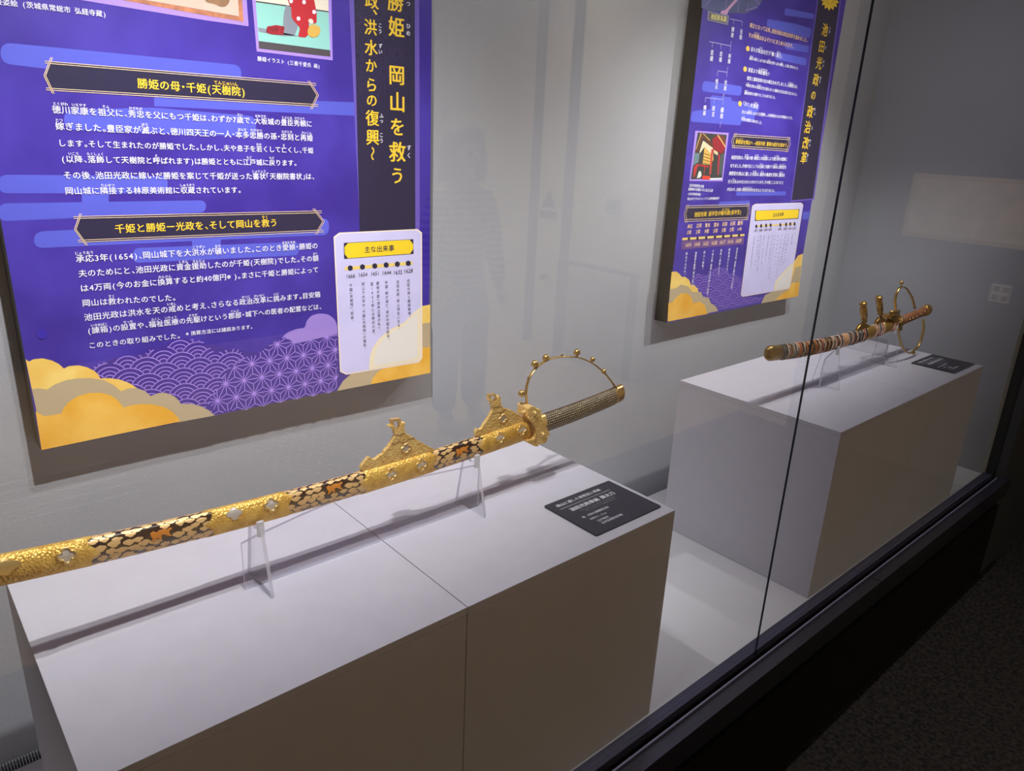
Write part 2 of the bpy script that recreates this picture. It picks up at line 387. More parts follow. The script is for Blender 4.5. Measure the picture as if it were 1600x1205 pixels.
STAR = mat('print_star_grey', rgb(72, 60, 108), 0.42)
BOARD = mat('poster_board_edge', rgb(14, 13, 16), 0.5)

def poster(xl, name, label):
    r = empty(name, (xl + 0.364, D, 0.5734), label, 'panel')
    b = MB(); b.box((xl, YP, 0.5734), (xl + 0.728, D - 0.002, 1.6034)); b.build('backing_board', BOARD, r)
    b = MB(); b.add([(xl, YP - ST * .2, 0.5734), (xl + .728, YP - ST * .2, 0.5734), (xl + .728, YP - ST * .2, 1.6034), (xl, YP - ST * .2, 1.6034)], [(0, 1, 2, 3)])
    b.build('printed_sheet', PURPLE, r)
    return r, Sheet(r)
def banner(S, tl, tr, br, bl, txt, ts, te, nose, lw=0.0011, bold=0.02):
    """dark heading bar with pointed ends and crossing double rules"""
    tl, tr, br, bl = map(np.array, (tl, tr, br, bl)); ml = (tl + bl) / 2 + np.array((-nose, 0)); mr = (tr + br) / 2 + np.array((nose, 0))
    o = S.poly('heading_bar', [tl, tr, mr, br, bl, ml], NAVY, 3)
    b = MB(); e = np.array((nose * 0.9, 0)); up = (tl - bl) / np.linalg.norm(tl - bl)
    for k in (0, 1):
        d = -up * (-1.5 + 3.0 * k)
        S.lines([(tl - e + d, tr + e + d), (bl - e - d, br + e - d)], lw * .75, 4, b)
        h = np.array((2.6 * k - 1.3, 0))
        for (top, bot, mid) in ((tl, bl, ml), (tr, br, mr)):
            a = top + (top - mid) * .35; c = bot + (bot - mid) * .35
            S.lines([(a + h, mid + h), (mid + h, c + h)], lw * .75, 4, b)
    b.build('rule', GOLDLINE, o)
    t = MB(); line(t, txt, S.p(ts, 5), S.p(te, 5), (0, 0, 1), bold); t.build('heading_text', INKG, o)
    return o

# ===== poster A
XA = -0.1246 - 0.728
ra, S = poster(XA, 'exhibition_panel', 'large purple text panel with gold clouds behind the big gold sword')
# drifting blue bands
BL = .4
for c, r in [([(1, 66), (377, 102), (377, 143), (1, 99)], .012), ([(241, 148), (555, 160), (555, 181), (241, 166)], 0), ([(100, 172), (240, 168), (400, 182), (400, 214), (100, 202)], .012),
             ([(-2, 273), (262, 275), (262, 302), (-2, 302)], .010), ([(128, 296), (170, 296), (170, 320), (128, 320)], 0), ([(-2, 318), (322, 313), (322, 332), (-2, 346)], .010),
             ([(53, 362), (514, 341), (514, 367), (53, 388)], .012), ([(208, 388), (467, 378), (467, 399), (208, 411)], .009), ([(300, 376), (345, 374), (345, 386), (300, 388)], 0)]:
    BL = globals().get('BL', .4) + .06; S.rpoly('cloud_band', c, r, BANDC, BL if BL < 1.45 else .5)
# title strip
S.poly('title_edge_strip', [(545, -12), (655, -12), (656, 372), (563, 372)], STRIPV, 1)
ts = S.poly('title_strip', [(553, -12), (648, -12), (649, 362), (562, 362)], NAVY, 2)
st = MB(); sp = [(553, -12), (648, -12), (649, 362), (562, 362)]
for cx, cy, R in [(620, 85, 34), (558, 30, 40), (559, 88, 34), (601, 112, 40), (557, 140, 38), (592, 20, 44), (640, 30, 36)]:
    for k in range(24):
        a = 2 * PI * k / 24
        for t in np.linspace(0.12, 1, 9)[:-1]:
            p0 = (cx + R * t * math.cos(a), cy + R * t * math.sin(a)); p1 = (cx + R * (t + .11) * math.cos(a), cy + R * (t + .11) * math.sin(a))
            if inpoly(*p1, sp) and inpoly(*p0, sp): b_line(st, S.p(p0, 2.5), S.p(p1, 2.5), .0005)
st.build('starburst_pattern', STAR, ts)
rb = MB(); U = np.array((1, 0, 0.0)); V = np.array((0, 0, 1.0))
def vpitch(px, py, dpx): return abs(S.p((px, py))[2] - S.p((px, py + dpx))[2])
for ch, x, y, h in [('勝', 618, 3, 33), ('姫', 619.5, 43, 33), ('岡', 620, 118, 33), ('山', 621, 160, 33), ('を', 621, 199, 30), ('救', 621, 238, 33), ('う', 621, 275, 28)]:
    tt = MB(); put(tt, ch, S.p((x, y), 5), U, V, 0, 0, vpitch(x, y, h), 0.022); tt.build('title_character', INKG, ts)
for ch, x, y, h in [('政', 581, 1, 28), ('、', 586, 12, 26), ('洪', 579, 43, 26), ('水', 580, 75, 26), ('か', 580, 103, 23), ('ら', 580.5, 133, 24), ('の', 581, 157, 22), ('復', 582, 185, 26), ('興', 582.5, 215, 26)]:
    tt = MB(); put(tt, ch, S.p((x, y), 5), U, V, 0, 0, vpitch(x, y, h), 0.022); tt.build('title_character', INKG, ts)
tt = MB(); put(tt, '〜', S.p((582, 240), 5), U, V, 0, 0, vpitch(582, 240, 22), 0.022, 1)
for ch, x, y in [('つ', 638, 6), ('ひ', 638, 41), ('め', 638, 52), ('こ', 594, 40), ('う', 594, 49), ('ず', 594.5, 72), ('い', 594.5, 81), ('す', 639, 231), ('く', 639, 243), ('ふ', 596, 181), ('っ', 596, 189), ('こ', 596, 211), ('う', 596, 220)]:
    put(rb, ch, S.p((x, y), 5), U, V, 0, 0, vpitch(x, y, 9 if x > 620 else 8), 0.02)
tt.build('title_character', INKG, ts); rb.build('reading_text', INKW, ts)
banner(S, (78, 97), (486, 132), (489, 165), (80, 139), '勝姫の母・千姫({天樹院|てんじゅいん})', (214, 130), (384, 144), 9)
banner(S, (124, 340), (494, 331), (497, 361), (131, 377), '千姫と勝姫ー光政を、そして岡山を{救|すく}う', (179, 358), (434, 348), 10)
bt = MB()
for s_, a, b_ in [
    ('{徳川|とくがわ}{家康|いえやす}を{祖父|そふ}に、{秀忠|ひでただ}を父にもつ千姫は、わずか7{歳|さい}で、{大坂|おおさか}城の{豊臣|とよとみ}{秀頼|ひでより}に', (81, 171), (488, 194)),
    ('{嫁|とつ}ぎました。豊臣家が{滅|ほろ}ぶと、徳川四天王の一人・{本多|ほんだ}{忠勝|ただかつ}の孫・{忠刻|ただとき}と{再婚|さいこん}', (86, 197), (489, 216)),
    ('します。そして生まれたのが勝姫でした。しかし、夫や息子を{若|わか}くして{亡|な}くし、千姫', (90, 223.5), (490, 235.5)),
    ('({以降|いこう}、{落飾|らくしょく}して天樹院と{呼|よ}ばれます)は勝姫とともに{江戸|えど}城に{戻|もど}ります。', (95, 248.5), (464, 255)),
    ('その後、池田光政に嫁いだ勝姫を案じて千姫が送った{書状|しょじょう}「天樹院書状」は、', (98, 274), (492, 276)),
    ('岡山城に{隣接|りんせつ}する林原美術館に{収蔵|しゅうぞう}されています。', (101, 298.5), (377, 297)),
    ('{承応|じょうおう}3年(1654)、岡山城下を大{洪水|こうずい}が{襲|おそ}いました。このとき{愛娘|まなむすめ}・勝姫の', (118, 405), (497, 384)),
    ('夫のためにと、池田光政に{資金|しきん}{援助|えんじょ}したのが千姫(天樹院)でした。その{額|がく}', (122, 428), (498, 403.5)),
    ('は4万両(今のお金に{換算|かんさん}すると約40億円※)。まさに千姫と勝姫によって', (125, 451), (498, 421.5)),
    ('岡山は{救|すく}われたのでした。', (128, 474), (275, 465)),
    ('池田光政は洪水を天の{戒|いまし}めと考え、さらなる{政治|せいじ}{改革|かいかく}に{挑|いど}みます。目安箱', (131, 496.5), (501, 460)),
    ('({諌箱|いさめばこ})の{設置|せっち}や、{福祉|ふくし}{医療|いりょう}の{先駆|さきが}けという{郡部|ぐんぶ}・城下への医者の配置などは、', (136, 517.5), (503, 479)),
    ('このときの取り組みでした。', (138, 540.5), (282, 524.5)),
    ('※換算方法には諸説あります。', (290, 522), (395, 510.5)),
    ('千姫姿絵 (茨城県常総市 弘経寺蔵)', (-22, 0), (166, 22.5)),
    ('勝姫イラスト (三善千愛氏 画)', (402, 91.5), (500, 104))]:
    line(bt, s_, S.p(a, 5), S.p(b_, 5), (0, 0, 1), 0.012)
bt.build('body_text', INKW, ra)
# pictures at the top
pf = S.poly('picture_frame', [(120, -20), (384, -20), (388.5, 41), (320, 31.5), (120, -1)], LILAC, 2, label='lilac bordered reproduction of an old portrait')
S.poly('picture_mount', [(120, -20), (377, -20), (381, 34), (320, 24), (175, -3)], mat('print_brown_mount', rgb(186, 120, 88), .5, var=.3, vscale=60), 3, pf)
S.poly('picture_ground', [(200, -20), (371, -20), (373.5, 25.5), (320, 16), (210, -3)], mat('print_silk', rgb(214, 192, 176), .5, var=.05), 4, pf)
S.rpoly('picture_figure', Z(250, 0, 4.566, [(310, -30), (500, -30), (495, 20), (470, 48), (430, 50), (390, 28), (330, 18)]), .004, mat('print_robe_brown', rgb(150, 112, 82), .5, var=.3, vscale=50), 5, pf)
z2 = lambda l: Z(250, 0, 4.566, l)
pf = S.poly('picture_frame', z2([(650, -90), (1222, -90), (1232, 431), (690, 367)]), LILAC, 2, label='lilac bordered illustration of a bowing figure in red')
S.poly('picture_wall', z2([(668, -90), (1200, -90), (1203, 85), (683, 12)]), mat('print_paper_wall', rgb(244, 232, 214), .5), 3, pf)
S.poly('picture_floor', z2([(683, 12), (1203, 85), (1214, 358), (704, 292)]), mat('print_teal', rgb(150, 214, 204), .5), 3, pf)
S.poly('picture_floor_edge', z2([(704, 292), (1214, 358), (1216, 405), (706, 346)]), mat('print_grey_dark', rgb(78, 72, 78), .5), 3, pf)
b = S.lines([(z2([(683, 10)])[0], z2([(1203, 84)])[0])], .002, 3.5); b.build('picture_line', MATS['print_grey_dark'], pf)
S.rpoly('sleeve', z2([(905, 30), (935, 60), (965, 130), (985, 190), (960, 255), (875, 248), (880, 140), (885, 80)]), .003, mat('print_sleeve_grey', rgb(138, 146, 160), .5), 4, pf)
S.rpoly('trailing_hair', z2([(700, 195), (760, 208), (870, 232), (1000, 258), (880, 258), (760, 238), (704, 225)]), .002, MATS['print_sleeve_grey'], 4, pf)
S.rpoly('kimono', z2([(900, -60), (1088, -60), (1108, 40), (1118, 90), (1118, 165), (1090, 168), (1062, 150), (1066, 235), (1040, 268), (985, 262), (1000, 200), (940, 130), (935, 50), (918, 20)]), .003, mat('print_kimono_red', rgb(196, 32, 48), .5), 5, pf)
S.rpoly('kimono_hem', z2([(762, 190), (830, 178), (890, 190), (880, 250), (800, 246), (758, 232)]), .002, mat('print_kimono_crimson', rgb(160, 30, 48), .5, var=.4, vscale=120), 5, pf)
S.rpoly('hair', z2([(1065, 180), (1100, 172), (1140, 190), (1148, 225), (1125, 262), (1080, 270), (1048, 240)]), .012, mat('print_hair_gold', rgb(224, 178, 84), .5), 6, pf)
S.rpoly('hand', z2([(1052, 140), (1085, 130), (1100, 165), (1072, 175)]), .004, mat('print_skin', rgb(244, 224, 208), .5), 6, pf)
for u, v in [(988, 132), (935, 8), (1028, 15), (1100, 85)]: S.rpoly('crest', z2([(u - 13, v - 15), (u + 13, v - 13), (u + 13, v + 16), (u - 13, v + 14)]), .003, INKW, 7, pf)
# dark round sticker
S.rpoly('round_sticker', [(57, 514), (73, 514), (74, 530), (58, 530)], .012, mat('print_sticker', rgb(52, 36, 168), .4), 4, label='small dark blue round dot')
# wave and hemp-leaf patterns
def waves(S, region, o, dx, dy_lift, wd, lv):
    """overlapping scallops laid out on the sheet itself in metres; o = a crest centre, dx = period"""
    b = MB(); P = [S.p(q, lv) for q in region]; R2 = [(p[0], p[2]) for p in P]
    x0, x1 = min(p[0] for p in R2), max(p[0] for p in R2); z0, z1 = min(p[1] for p in R2), max(p[1] for p in R2)
    R = dx / 2 * 1.0; dz = R * 0.5; rows = int((z1 - z0) / dz) + 6
    for r in range(-3, rows):
        zc = z0 - R + r * dz; off = (r % 2) * dx / 2
        for c in range(int((x1 - x0) / dx) + 4):
            xc = x0 - dx + c * dx + off
            for rr in (1.0, .74, .5, .27):
                n = 20
                for k in range(n):
                    a0 = PI * k / n; a1 = PI * (k + 1) / n; am = (a0 + a1) / 2
                    mx = xc + R * rr * math.cos(am); mz = zc + R * rr * math.sin(am)
                    if not inpoly(mx, mz, R2): continue
                    hid = False   # scales of the row below lie on top
                    for (ddx, ddz) in ((-dx / 2, -dz), (dx / 2, -dz), (0, -2 * dz), (-dx, -2 * dz), (dx, -2 * dz), (-dx / 2, -3 * dz), (dx / 2, -3 * dz)):
                        if (mx - xc - ddx) ** 2 + (mz - zc - ddz) ** 2 < R * R * .995: hid = True; break
                    if hid: continue
                    A = np.array((xc + R * rr * math.cos(a0), YP - ST * lv, zc + R * rr * math.sin(a0))); B = np.array((xc + R * rr * math.cos(a1), YP - ST * lv, zc + R * rr * math.sin(a1)))
                    b_line(b, A, B, wd)
    return b
def hemp(S, region, a, wd, lv):
    b = MB(); P = [S.p(q, lv) for q in region]; R2 = [(p[0], p[2]) for p in P]
    x0, x1 = min(p[0] for p in R2), max(p[0] for p in R2); z0, z1 = min(p[1] for p in R2), max(p[1] for p in R2)
    h = a * math.sqrt(3) / 2; pt = lambda i, j: np.array((x0 + (i + (j % 2) * .5) * a, z0 + j * h))
    def seg(p, q):
        n = 4
        for k in range(n):
            s0 = p + (q - p) * k / n; s1 = p + (q - p) * (k + 1) / n; m_ = (s0 + s1) / 2
            if inpoly(m_[0], m_[1], R2): b_line(b, np.array((s0[0], YP - ST * lv, s0[1])), np.array((s1[0], YP - ST * lv, s1[1])), wd)
    for j in range(-1, int((z1 - z0) / h) + 2):
        for i in range(-1, int((x1 - x0) / a) + 2):
            p = pt(i, j); q = pt(i + 1, j); o = j % 2; r = pt(i + o, j + 1); r2 = pt(i + o, j - 1)
            seg(p, q); seg(p, r); seg(q, r)
            for T in ((p, q, r), (p, q, r2)):
                c = (T[0] + T[1] + T[2]) / 3
                for t in T: seg(t, c)
            if inpoly(p[0], p[1], R2):
                d = a * .07; b.add([(p[0] - d, YP - ST * (lv + .2), p[1]), (p[0], YP - ST * (lv + .2), p[1] + d), (p[0] + d, YP - ST * (lv + .2), p[1]), (p[0], YP - ST * (lv + .2), p[1] - d)], [(0, 1, 2, 3)])
    return b
# deeper violet ground under the patterns
S.rpoly('cloud_shape', Z(350, 350, 4.566, [(405, 822), (450, 775), (520, 748), (580, 742), (585, 700), (620, 655), (680, 638), (745, 645), (790, 680), (808, 720), (812, 800), (640, 880), (500, 868)]), .006, LILACM, 1, label='flat lilac cloud')
wreg = [(140, 590), (146, 574), (160, 566), (176, 568), (181, 556), (205, 551), (222, 556), (236, 546), (258, 546), (266, 536), (290, 529), (312, 531), (324, 540), (336, 552), (350, 548), (370, 545), (384, 560), (360, 575), (345, 600), (320, 640), (350, 647), (240, 640), (160, 610)]
hreg = [(384, 558), (404, 552), (420, 538), (446, 527), (462, 537), (488, 531), (527, 522), (527, 612), (340, 647), (325, 625), (345, 598), (360, 578)]
DVIO = mat('print_deep_violet', rgb(60, 38, 142), .42)
S.poly('pattern_ground', [(140, 592), (150, 572), (180, 560), (222, 556), (266, 536), (290, 529), (324, 540), (370, 547), (404, 552), (420, 538), (446, 527), (462, 537), (488, 531), (527, 522), (672, 500), (672, 583), (340, 646), (240, 640)], DVIO, 1.5)
PX = abs(aty(440, 570, YP)[0] - aty(400, 570, YP)[0]) / 40
waves(S, wreg, None, PX * 46, 0, .0014, 2).build('wave_pattern', LILAC, ra)
hemp(S, hreg, PX * 27.5, .0012, 2).build('hemp_leaf_pattern', LILAC, ra)
z3 = lambda l: Z(20, 500, 4.566, l)
S.poly('gold_cloud', z3([(92, 280), (115, 297), (150, 280), (215, 274), (280, 290), (330, 315), (365, 347), (400, 330), (470, 324), (530, 338), (580, 362), (610, 390), (625, 418), (690, 415), (760, 425), (830, 450), (888, 487), (800, 540), (600, 500), (240, 520), (137, 500)]), GOLDA, 3)
S.poly('tan_cloud', z3([(135, 492), (190, 488), (245, 497), (300, 460), (380, 430), (460, 417), (560, 415), (650, 430), (720, 465), (775, 510), (820, 490), (880, 485), (940, 505), (985, 543), (1040, 522), (1090, 520), (1150, 543), (1185, 575), (1200, 600), (1270, 598), (1340, 615), (1400, 645), (1442, 682), (1190, 729), (600, 760), (180, 700)]), TAN, 3.6)
S.poly('gold_cloud', z3([(163, 652), (220, 686), (280, 680), (345, 668), (365, 625), (400, 585), (460, 545), (540, 521), (630, 520), (700, 538), (750, 572), (790, 625), (850, 608), (920, 600), (1000, 603), (1080, 622), (1140, 655), (1175, 690), (1197, 724), (700, 826), (206, 929)]), GOLDB, 4.2)
z6 = lambda l: Z(350, 350, 4.566, l)
S.poly('gold_cloud', z6([(1472, 575), (1420, 585), (1370, 608), (1330, 660), (1250, 700), (1160, 740), (1090, 800), (1050, 880), (1040, 1000), (1472, 900)]), GOLDA, 3)
S.poly('tan_cloud', z6([(1472, 703), (1390, 715), (1330, 760), (1280, 850), (1000, 1040), (910, 1068), (850, 1120), (806, 1192), (1050, 1144), (1472, 1062)]), TAN, 3.6)
S.poly('gold_cloud', z6([(1472, 878), (1380, 885), (1280, 925), (1250, 1010), (1180, 1015), (1110, 1045), (1060, 1100), (1046, 1145), (1472, 1063)]), GOLDB, 4.2)
def card(S, outline, inset, cream, octo, octo_in, corners, txt, ts, te, barq, dots, dr, lw):
    cd_ = S.poly('event_card', outline, CREAM, 5, label='white chronology card with chamfered corners')
    c = np.mean(np.array(outline), 0); inn = [tuple(c + (np.array(p) - c) * np.array(inset)) for p in outline]
    S.poly('card_face', inn, CARD, 5.5, cd_)
    S.poly('card_cloud', cream, CARDY, 6, cd_)
    cm = np.mean(np.array(cream), 0); S.poly('card_cloud', [tuple(cm + (np.array(p) - cm) * .84 + np.array((1.2, 1.5))) for p in cream], mat('print_card_pale', rgb(234, 228, 222), .42), 6.3, cd_)
    S.poly('card_bar_corners', corners, NAVY, 6.5, cd_)
    S.poly('card_bar', octo, YEL, 7, cd_)
    b = MB(); line(b, txt, S.p(ts, 8), S.p(te, 8), (0, 0, 1), 0.01); b.build('card_heading', INKD, cd_)
    S.poly('timeline_bar', barq, mat('print_pale_yellow', rgb(244, 212, 120), .42), 6.5, cd_)
    for u, v in dots: S.poly('timeline_dot', [(u + dr[0] * math.sin(PI / 3 * k), v - dr[1] * math.cos(PI / 3 * k)) for k in range(6)], NAVY, 7, cd_)
    return cd_
dots = z6([(901, 315), (988, 307), (1076, 300), (1157, 293), (1237, 287), (1315, 281)])
cdA = card(S, z6([(782, 92), (822, 62), (1380, 36), (1413, 62), (1415, 955), (1392, 988), (872, 1076), (828, 1054)]), (.972, .984),
           z6([(1404, 590), (1350, 635), (1290, 700), (1190, 750), (1110, 815), (1062, 880), (1040, 950), (1034, 1040), (1385, 978), (1405, 950)]),
           z6([(885, 137), (1325, 113), (1350, 145), (1350, 180), (1328, 212), (885, 245), (862, 215), (860, 165)]), None,
           z6([(855, 135), (1351, 109), (1353, 214), (857, 250)]), '主な出来事', z6([(1000, 185)])[0], z6([(1216, 172)])[0],
           z6([(862, 306), (1345, 268), (1346, 290), (864, 332)]), dots, (4.4, 4.6), 1)
ct = MB()
for s_, u, v in [('1666', 903, 372), ('1654', 990, 362), ('1651', 1077, 354), ('1644', 1160, 348), ('1632', 1240, 345), ('1628', 1315, 335)]:
    line(ct, s_, S.p(z6([(u - 33, v + 2)])[0], 8), S.p(z6([(u + 33, v - 3)])[0], 8), (0, 0, 1), 0.0, scale=1.25)
for s_, a, b_ in [('千姫(天樹院)、死去。', (905, 425), (917, 700)), ('岡山で大洪水、千姫(天樹院)の援助。', (992, 415), (1006, 895)), ('翌1652年には承応の変。', (1055, 413), (1070, 795)),
                  ('慶安の変(由井正雪の乱)、', (1097, 408), (1110, 765)), ('中国・明が滅亡、清が中国を統治。', (1158, 403), (1172, 830)), ('池田光政、岡山城主になる。', (1239, 398), (1248, 755)), ('池田光政と勝姫結婚。', (1315, 390), (1325, 668))]:
    vline(ct, s_, S.p(z6([a])[0], 8), S.p(z6([b_])[0], 8), (1, 0, 0), 0.0, size=PX * 6.0)
ct.build('card_text', INKD, cdA)

# ===== poster B
XB = 1.4343 - 0.728
rB, S = poster(XB, 'exhibition_panel', 'purple text panel with family tree and shrine photo behind the small bead-wrapped sword')
BL = .4
z7 = lambda l: Z(1040, 150, 8, l); z8 = lambda l: Z(1030, 300, 6.4, l); zB = lambda l: Z(1140, 0, 8, l); zA = lambda l: Z(1040, 0, 8, l)
for c, r in [(zB([(690, 100), (1060, 175), (1050, 240), (685, 190)]), .01), (zB([(470, 235), (790, 290), (1030, 360), (1000, 480), (460, 330)]), .01), (zB([(700, 520), (1000, 580), (985, 660), (690, 610)]), .008),
             (zB([(580, 650), (970, 730), (955, 820), (570, 740)]), .008), (zA([(470, 1010), (960, 1080), (940, 1200), (450, 1140)]), .01), (z7([(330, 190), (1180, 100), (1160, 200), (950, 200), (940, 370), (310, 320)]), .01),
             (z7([(560, -10), (830, 20), (820, 60), (1000, 90), (1150, 110), (1100, 330), (560, 300)]), .01), (z8([(600, 100), (905, 85), (905, 140), (595, 150)]), .006), (z8([(770, 0), (1270, -5), (1265, 35), (765, 38)]), .006), (z8([(1440, 200), (1512, 195), (1500, 270), (1430, 275)]), 0)]:
    BL = globals().get('BL', .4) + .06; S.rpoly('cloud_band', c, r, BANDC, BL if BL < 1.45 else .5)
S.poly('title_edge_strip', [(1278, -10), (1316, -10), (1272, 312), (1235, 316)] , STRIPV, 1)
ts = S.poly('title_strip', [(1280, -10), (1313.5, -10), (1270, 310), (1237, 313)], NAVY, 2)
for ch, x, y, h in [('池', 1289, 47, 22), ('田', 1284, 73, 21), ('光', 1280, 99, 21), ('政', 1275, 125, 21), ('の', 1271, 149, 17), ('政', 1266, 175, 21), ('治', 1262, 199, 21), ('改', 1259, 224, 21), ('革', 1256, 247, 20)]:
    tt = MB(); put(tt, ch, S.p((x, y), 5), U, V, 0, 0, vpitch(x, y, h), 0.022); tt.build('title_character', INKG, ts)
rb = MB()
for ch, x, y in [('い', 1297, 44), ('け', 1296, 50), ('だ', 1290, 75), ('み', 1287, 96), ('つ', 1286, 103), ('ま', 1282, 122), ('さ', 1281, 128), ('せ', 1273, 171), ('い', 1273, 178), ('じ', 1269, 200), ('か', 1266, 220), ('い', 1265, 227), ('か', 1262, 243), ('く', 1261, 250)]:
    put(rb, ch, S.p((x, y), 5), U, V, 0, 0, vpitch(x, y, 6), 0.02)
rb.build('reading_text', INKW, ts)
# gold crest at the head of the title: ragged leaf rosette
cr = [(1297 + (17 if k % 2 else 12.5) * math.cos(2 * PI * k / 26) * .86, 0 + (17 if k % 2 else 12) * math.sin(2 * PI * k / 26)) for k in range(26)]
S.poly('gold_crest', cr, INKG, 5, ts)
for k in range(9):
    a = PI * k / 8; bb = S.lines([((1297 + 3 * math.cos(a), 1 + 3 * math.sin(a)), (1297 + 12 * math.cos(a), 1 + 12 * math.sin(a)))], .0011, 6); bb.build('crest_vein', mat('print_brown_ink', rgb(150, 100, 20), .5), ts)
S.poly('map_picture', zA([(455, -40), (1240, -40), (1140, 110), (1000, 170), (770, 160), (520, 130), (448, 100)]), mat('print_map_green', rgb(84, 92, 138), .5, var=.15, vscale=12), 2)
for a, b_, c, d_ in [(500, 60, 600, -30), (770, -20, 740, 120), (920, -20, 900, 150), (1040, 40, 1010, 160), (1000, 130, 1150, 85), (1110, -10, 1180, 60)]: S.lines([(zA([(a, b_)])[0], zA([(c, d_)])[0])], .0018, 3).build('map_line', LILACM, rB)
S.poly('map_arrow', zA([(880, -20), (915, -10), (790, 130), (765, 190), (685, 165), (700, 135), (750, 125)]), mat('print_pink', rgb(210, 160, 200), .5), 3.5)
fb = S.poly('family_box', zA([(525, 130), (797, 195), (780, 315), (518, 255)]), mat('print_grey_frame', rgb(128, 124, 158), .5), 4)
S.poly('family_box_face', zA([(550, 160), (775, 212), (762, 290), (545, 240)]), mat('print_olive', rgb(92, 84, 92), .5), 4.5, fb)
t = MB(); line(t, '池田家系図', S.p(zA([(562, 203)])[0], 5), S.p(zA([(762, 245)])[0], 5), (0, 0, 1), .02); t.build('family_box_text', mat('print_pale_yellow2', rgb(250, 240, 150), .5), fb)
ft = MB()
seg = [(805, 235, 958, 268), (958, 268, 952, 330), (853, 250, 850, 300), (822, 515, 815, 570), (545, 520, 815, 575), (815, 570, 808, 640), (588, 530, 583, 590), (695, 555, 690, 615), (778, 835, 772, 900), (655, 885, 772, 905), (655, 885, 645, 950), (772, 900, 762, 960), (735, 1165, 730, 1200)]
S.lines([(zA([(a, b_)])[0], zA([(c, d_)])[0]) for a, b_, c, d_ in seg] + [(z7([(a, b_)])[0], z7([(c, d_)])[0]) for a, b_, c, d_ in [(500, 20, 722, 45), (722, -20, 715, 110), (500, 20, 495, 80), (610, 32, 605, 95), (690, 320, 680, 395)]], .0012, 4, ft)
ft.build('family_lines', mat('print_lavender', rgb(196, 190, 246), .5), rB)
nm = MB()
for s_, x, y0, y1, f in [('元助', 945, 360, 500, zA), ('輝政', 840, 335, 475, zA), ('利隆', 800, 670, 800, zA), ('忠雄', 692, 640, 780, zA), ('忠継', 580, 620, 770, zA), ('光政', 750, 1000, 1140, zA), ('恒元', 640, 985, 1120, zA), ('綱政', 706, 140, 290, z7), ('政言', 600, 120, 265, z7), ('輝録', 490, 115, 250, z7)]:
    a = f([(x + 4, y0)])[0]; b_ = f([(x - 8, y1)])[0]; vline(nm, s_, S.p(a, 5), S.p(b_, 5), (1, 0, 0), .02)
nm.build('family_names', INKW, rB)
ot = MB(); line(ot, '城主となって以来、池田光政は政治改革を進めました。', S.p((1171.5, 39), 5), S.p((1262, 63), 5), (0, 0, 1), .02); line(ot, 'その{特徴|とくちょう}はおよそ3つにまとめられます。', S.p((1169.5, 54.5), 5), S.p((1240, 72.5), 5), (0, 0, 1), .02)
ot.build('lead_text', INKO, rB)
for u, v in [(1168.5, 76), (1164.3, 108), (1156.3, 162)]:
    S.poly('bullet', [(u + 2.9 * math.cos(k * PI / 6), v + 4.2 * math.sin(k * PI / 6)) for k in range(12)], mat('print_bullet', rgb(250, 196, 90), .5), 4)
bt = MB()
for s_, a, b_ in [('自らが{政治|せいじ}を行う「働く{藩主|はんしゅ}」', (1173, 76.5), (1222, 88)), ('{農民|のうみん}の暮らしまで自ら{意見|いけん}を受け、自ら{視察|しさつ}し、仁政に努めました。', (1171, 91), (1248, 107)),
                  ('家臣より{領民優先|りょうみんゆうせん}?!', (1169, 109), (1203, 116)), ('家臣と藩政改革の志の確立をめざしました。{天樹院|てんじゅいん}らは、', (1167, 122), (1247, 136)),
                  ('{平和|へいわ}を求める{領民|りょうみん}が立ち直らないと藩政の生活は成り立たないと、', (1165, 133), (1246, 148)), ('{藩政|はんせい}改革を決断することもありました。', (1163, 145), (1212, 152.5)),
                  ('「ひと」を{重視|じゅうし}', (1161, 161.5), (1184.5, 167)), ('武士の{教育|きょういく}にはひとを重視し、人材育成のための学校をつくり、', (1159, 175), (1239, 185)), ('{学問|がくもん}の重要に努めました。', (1158, 186), (1191, 192)),
                  ('池田光政は、{千姫|せんひめ}の娘・{勝姫|かつひめ}との{結婚|けっこん}により{徳川家|とくがわけ}の親族に', (1142.5, 246), (1230.5, 249)), ('なりました。外様大名としては{全国|ぜんこく}に先駆けて{城内|じょうない}に{東照宮|とうしょうぐう}を', (1141, 259), (1229, 261.5)),
                  ('東照宮を岡山に遷した{光政|みつまさ}は、{幕府|ばくふ}の権威を背景に{藩政|はんせい}を', (1139, 271), (1226.5, 274)), ('行う{力|ちから}をみせるためといわれています。その後ここにはつとと', (1137.5, 284), (1224.5, 285.5)), ('が伝わり、全国に{東照宮信仰|とうしょうぐうしんこう}が広まるようになりました。', (1136, 296), (1211, 298)),
                  ('玉井宮東照宮本殿', (1077, 289.5), (1100, 291.5)), ('創建時の本殿を今に伝えた姿', (1075.5, 295.5), (1114, 298)), ('(玉井宮東照宮蔵)', (1075, 303), (1095.5, 304)), ('岡山市デジタルミュージアム提供撮影制作', (1074, 311), (1124, 310))]:
    line(bt, s_, S.p(a, 5), S.p(b_, 5), (0, 0, 1), 0.02)
bt.build('body_text', INKW, rB)
banner(S, (1148.5, 211), (1232.5, 217), (1230, 235), (1146, 229), '{東照宮|とうしょうぐう}を岡山へ ~池田光政 藩祖の威光を高めて~', (1149, 221.5), (1231.5, 227.5), 2.6, .0016)
banner(S, z8([(280, 150)])[0], z8([(890, 132)])[0], z8([(876, 264)])[0], z8([(268, 286)])[0], '池田光政 前半生の{略年譜|りゃくねんぷ}(前半生)', z8([(350, 228)])[0], z8([(822, 200)])[0], 2.6, .0016)
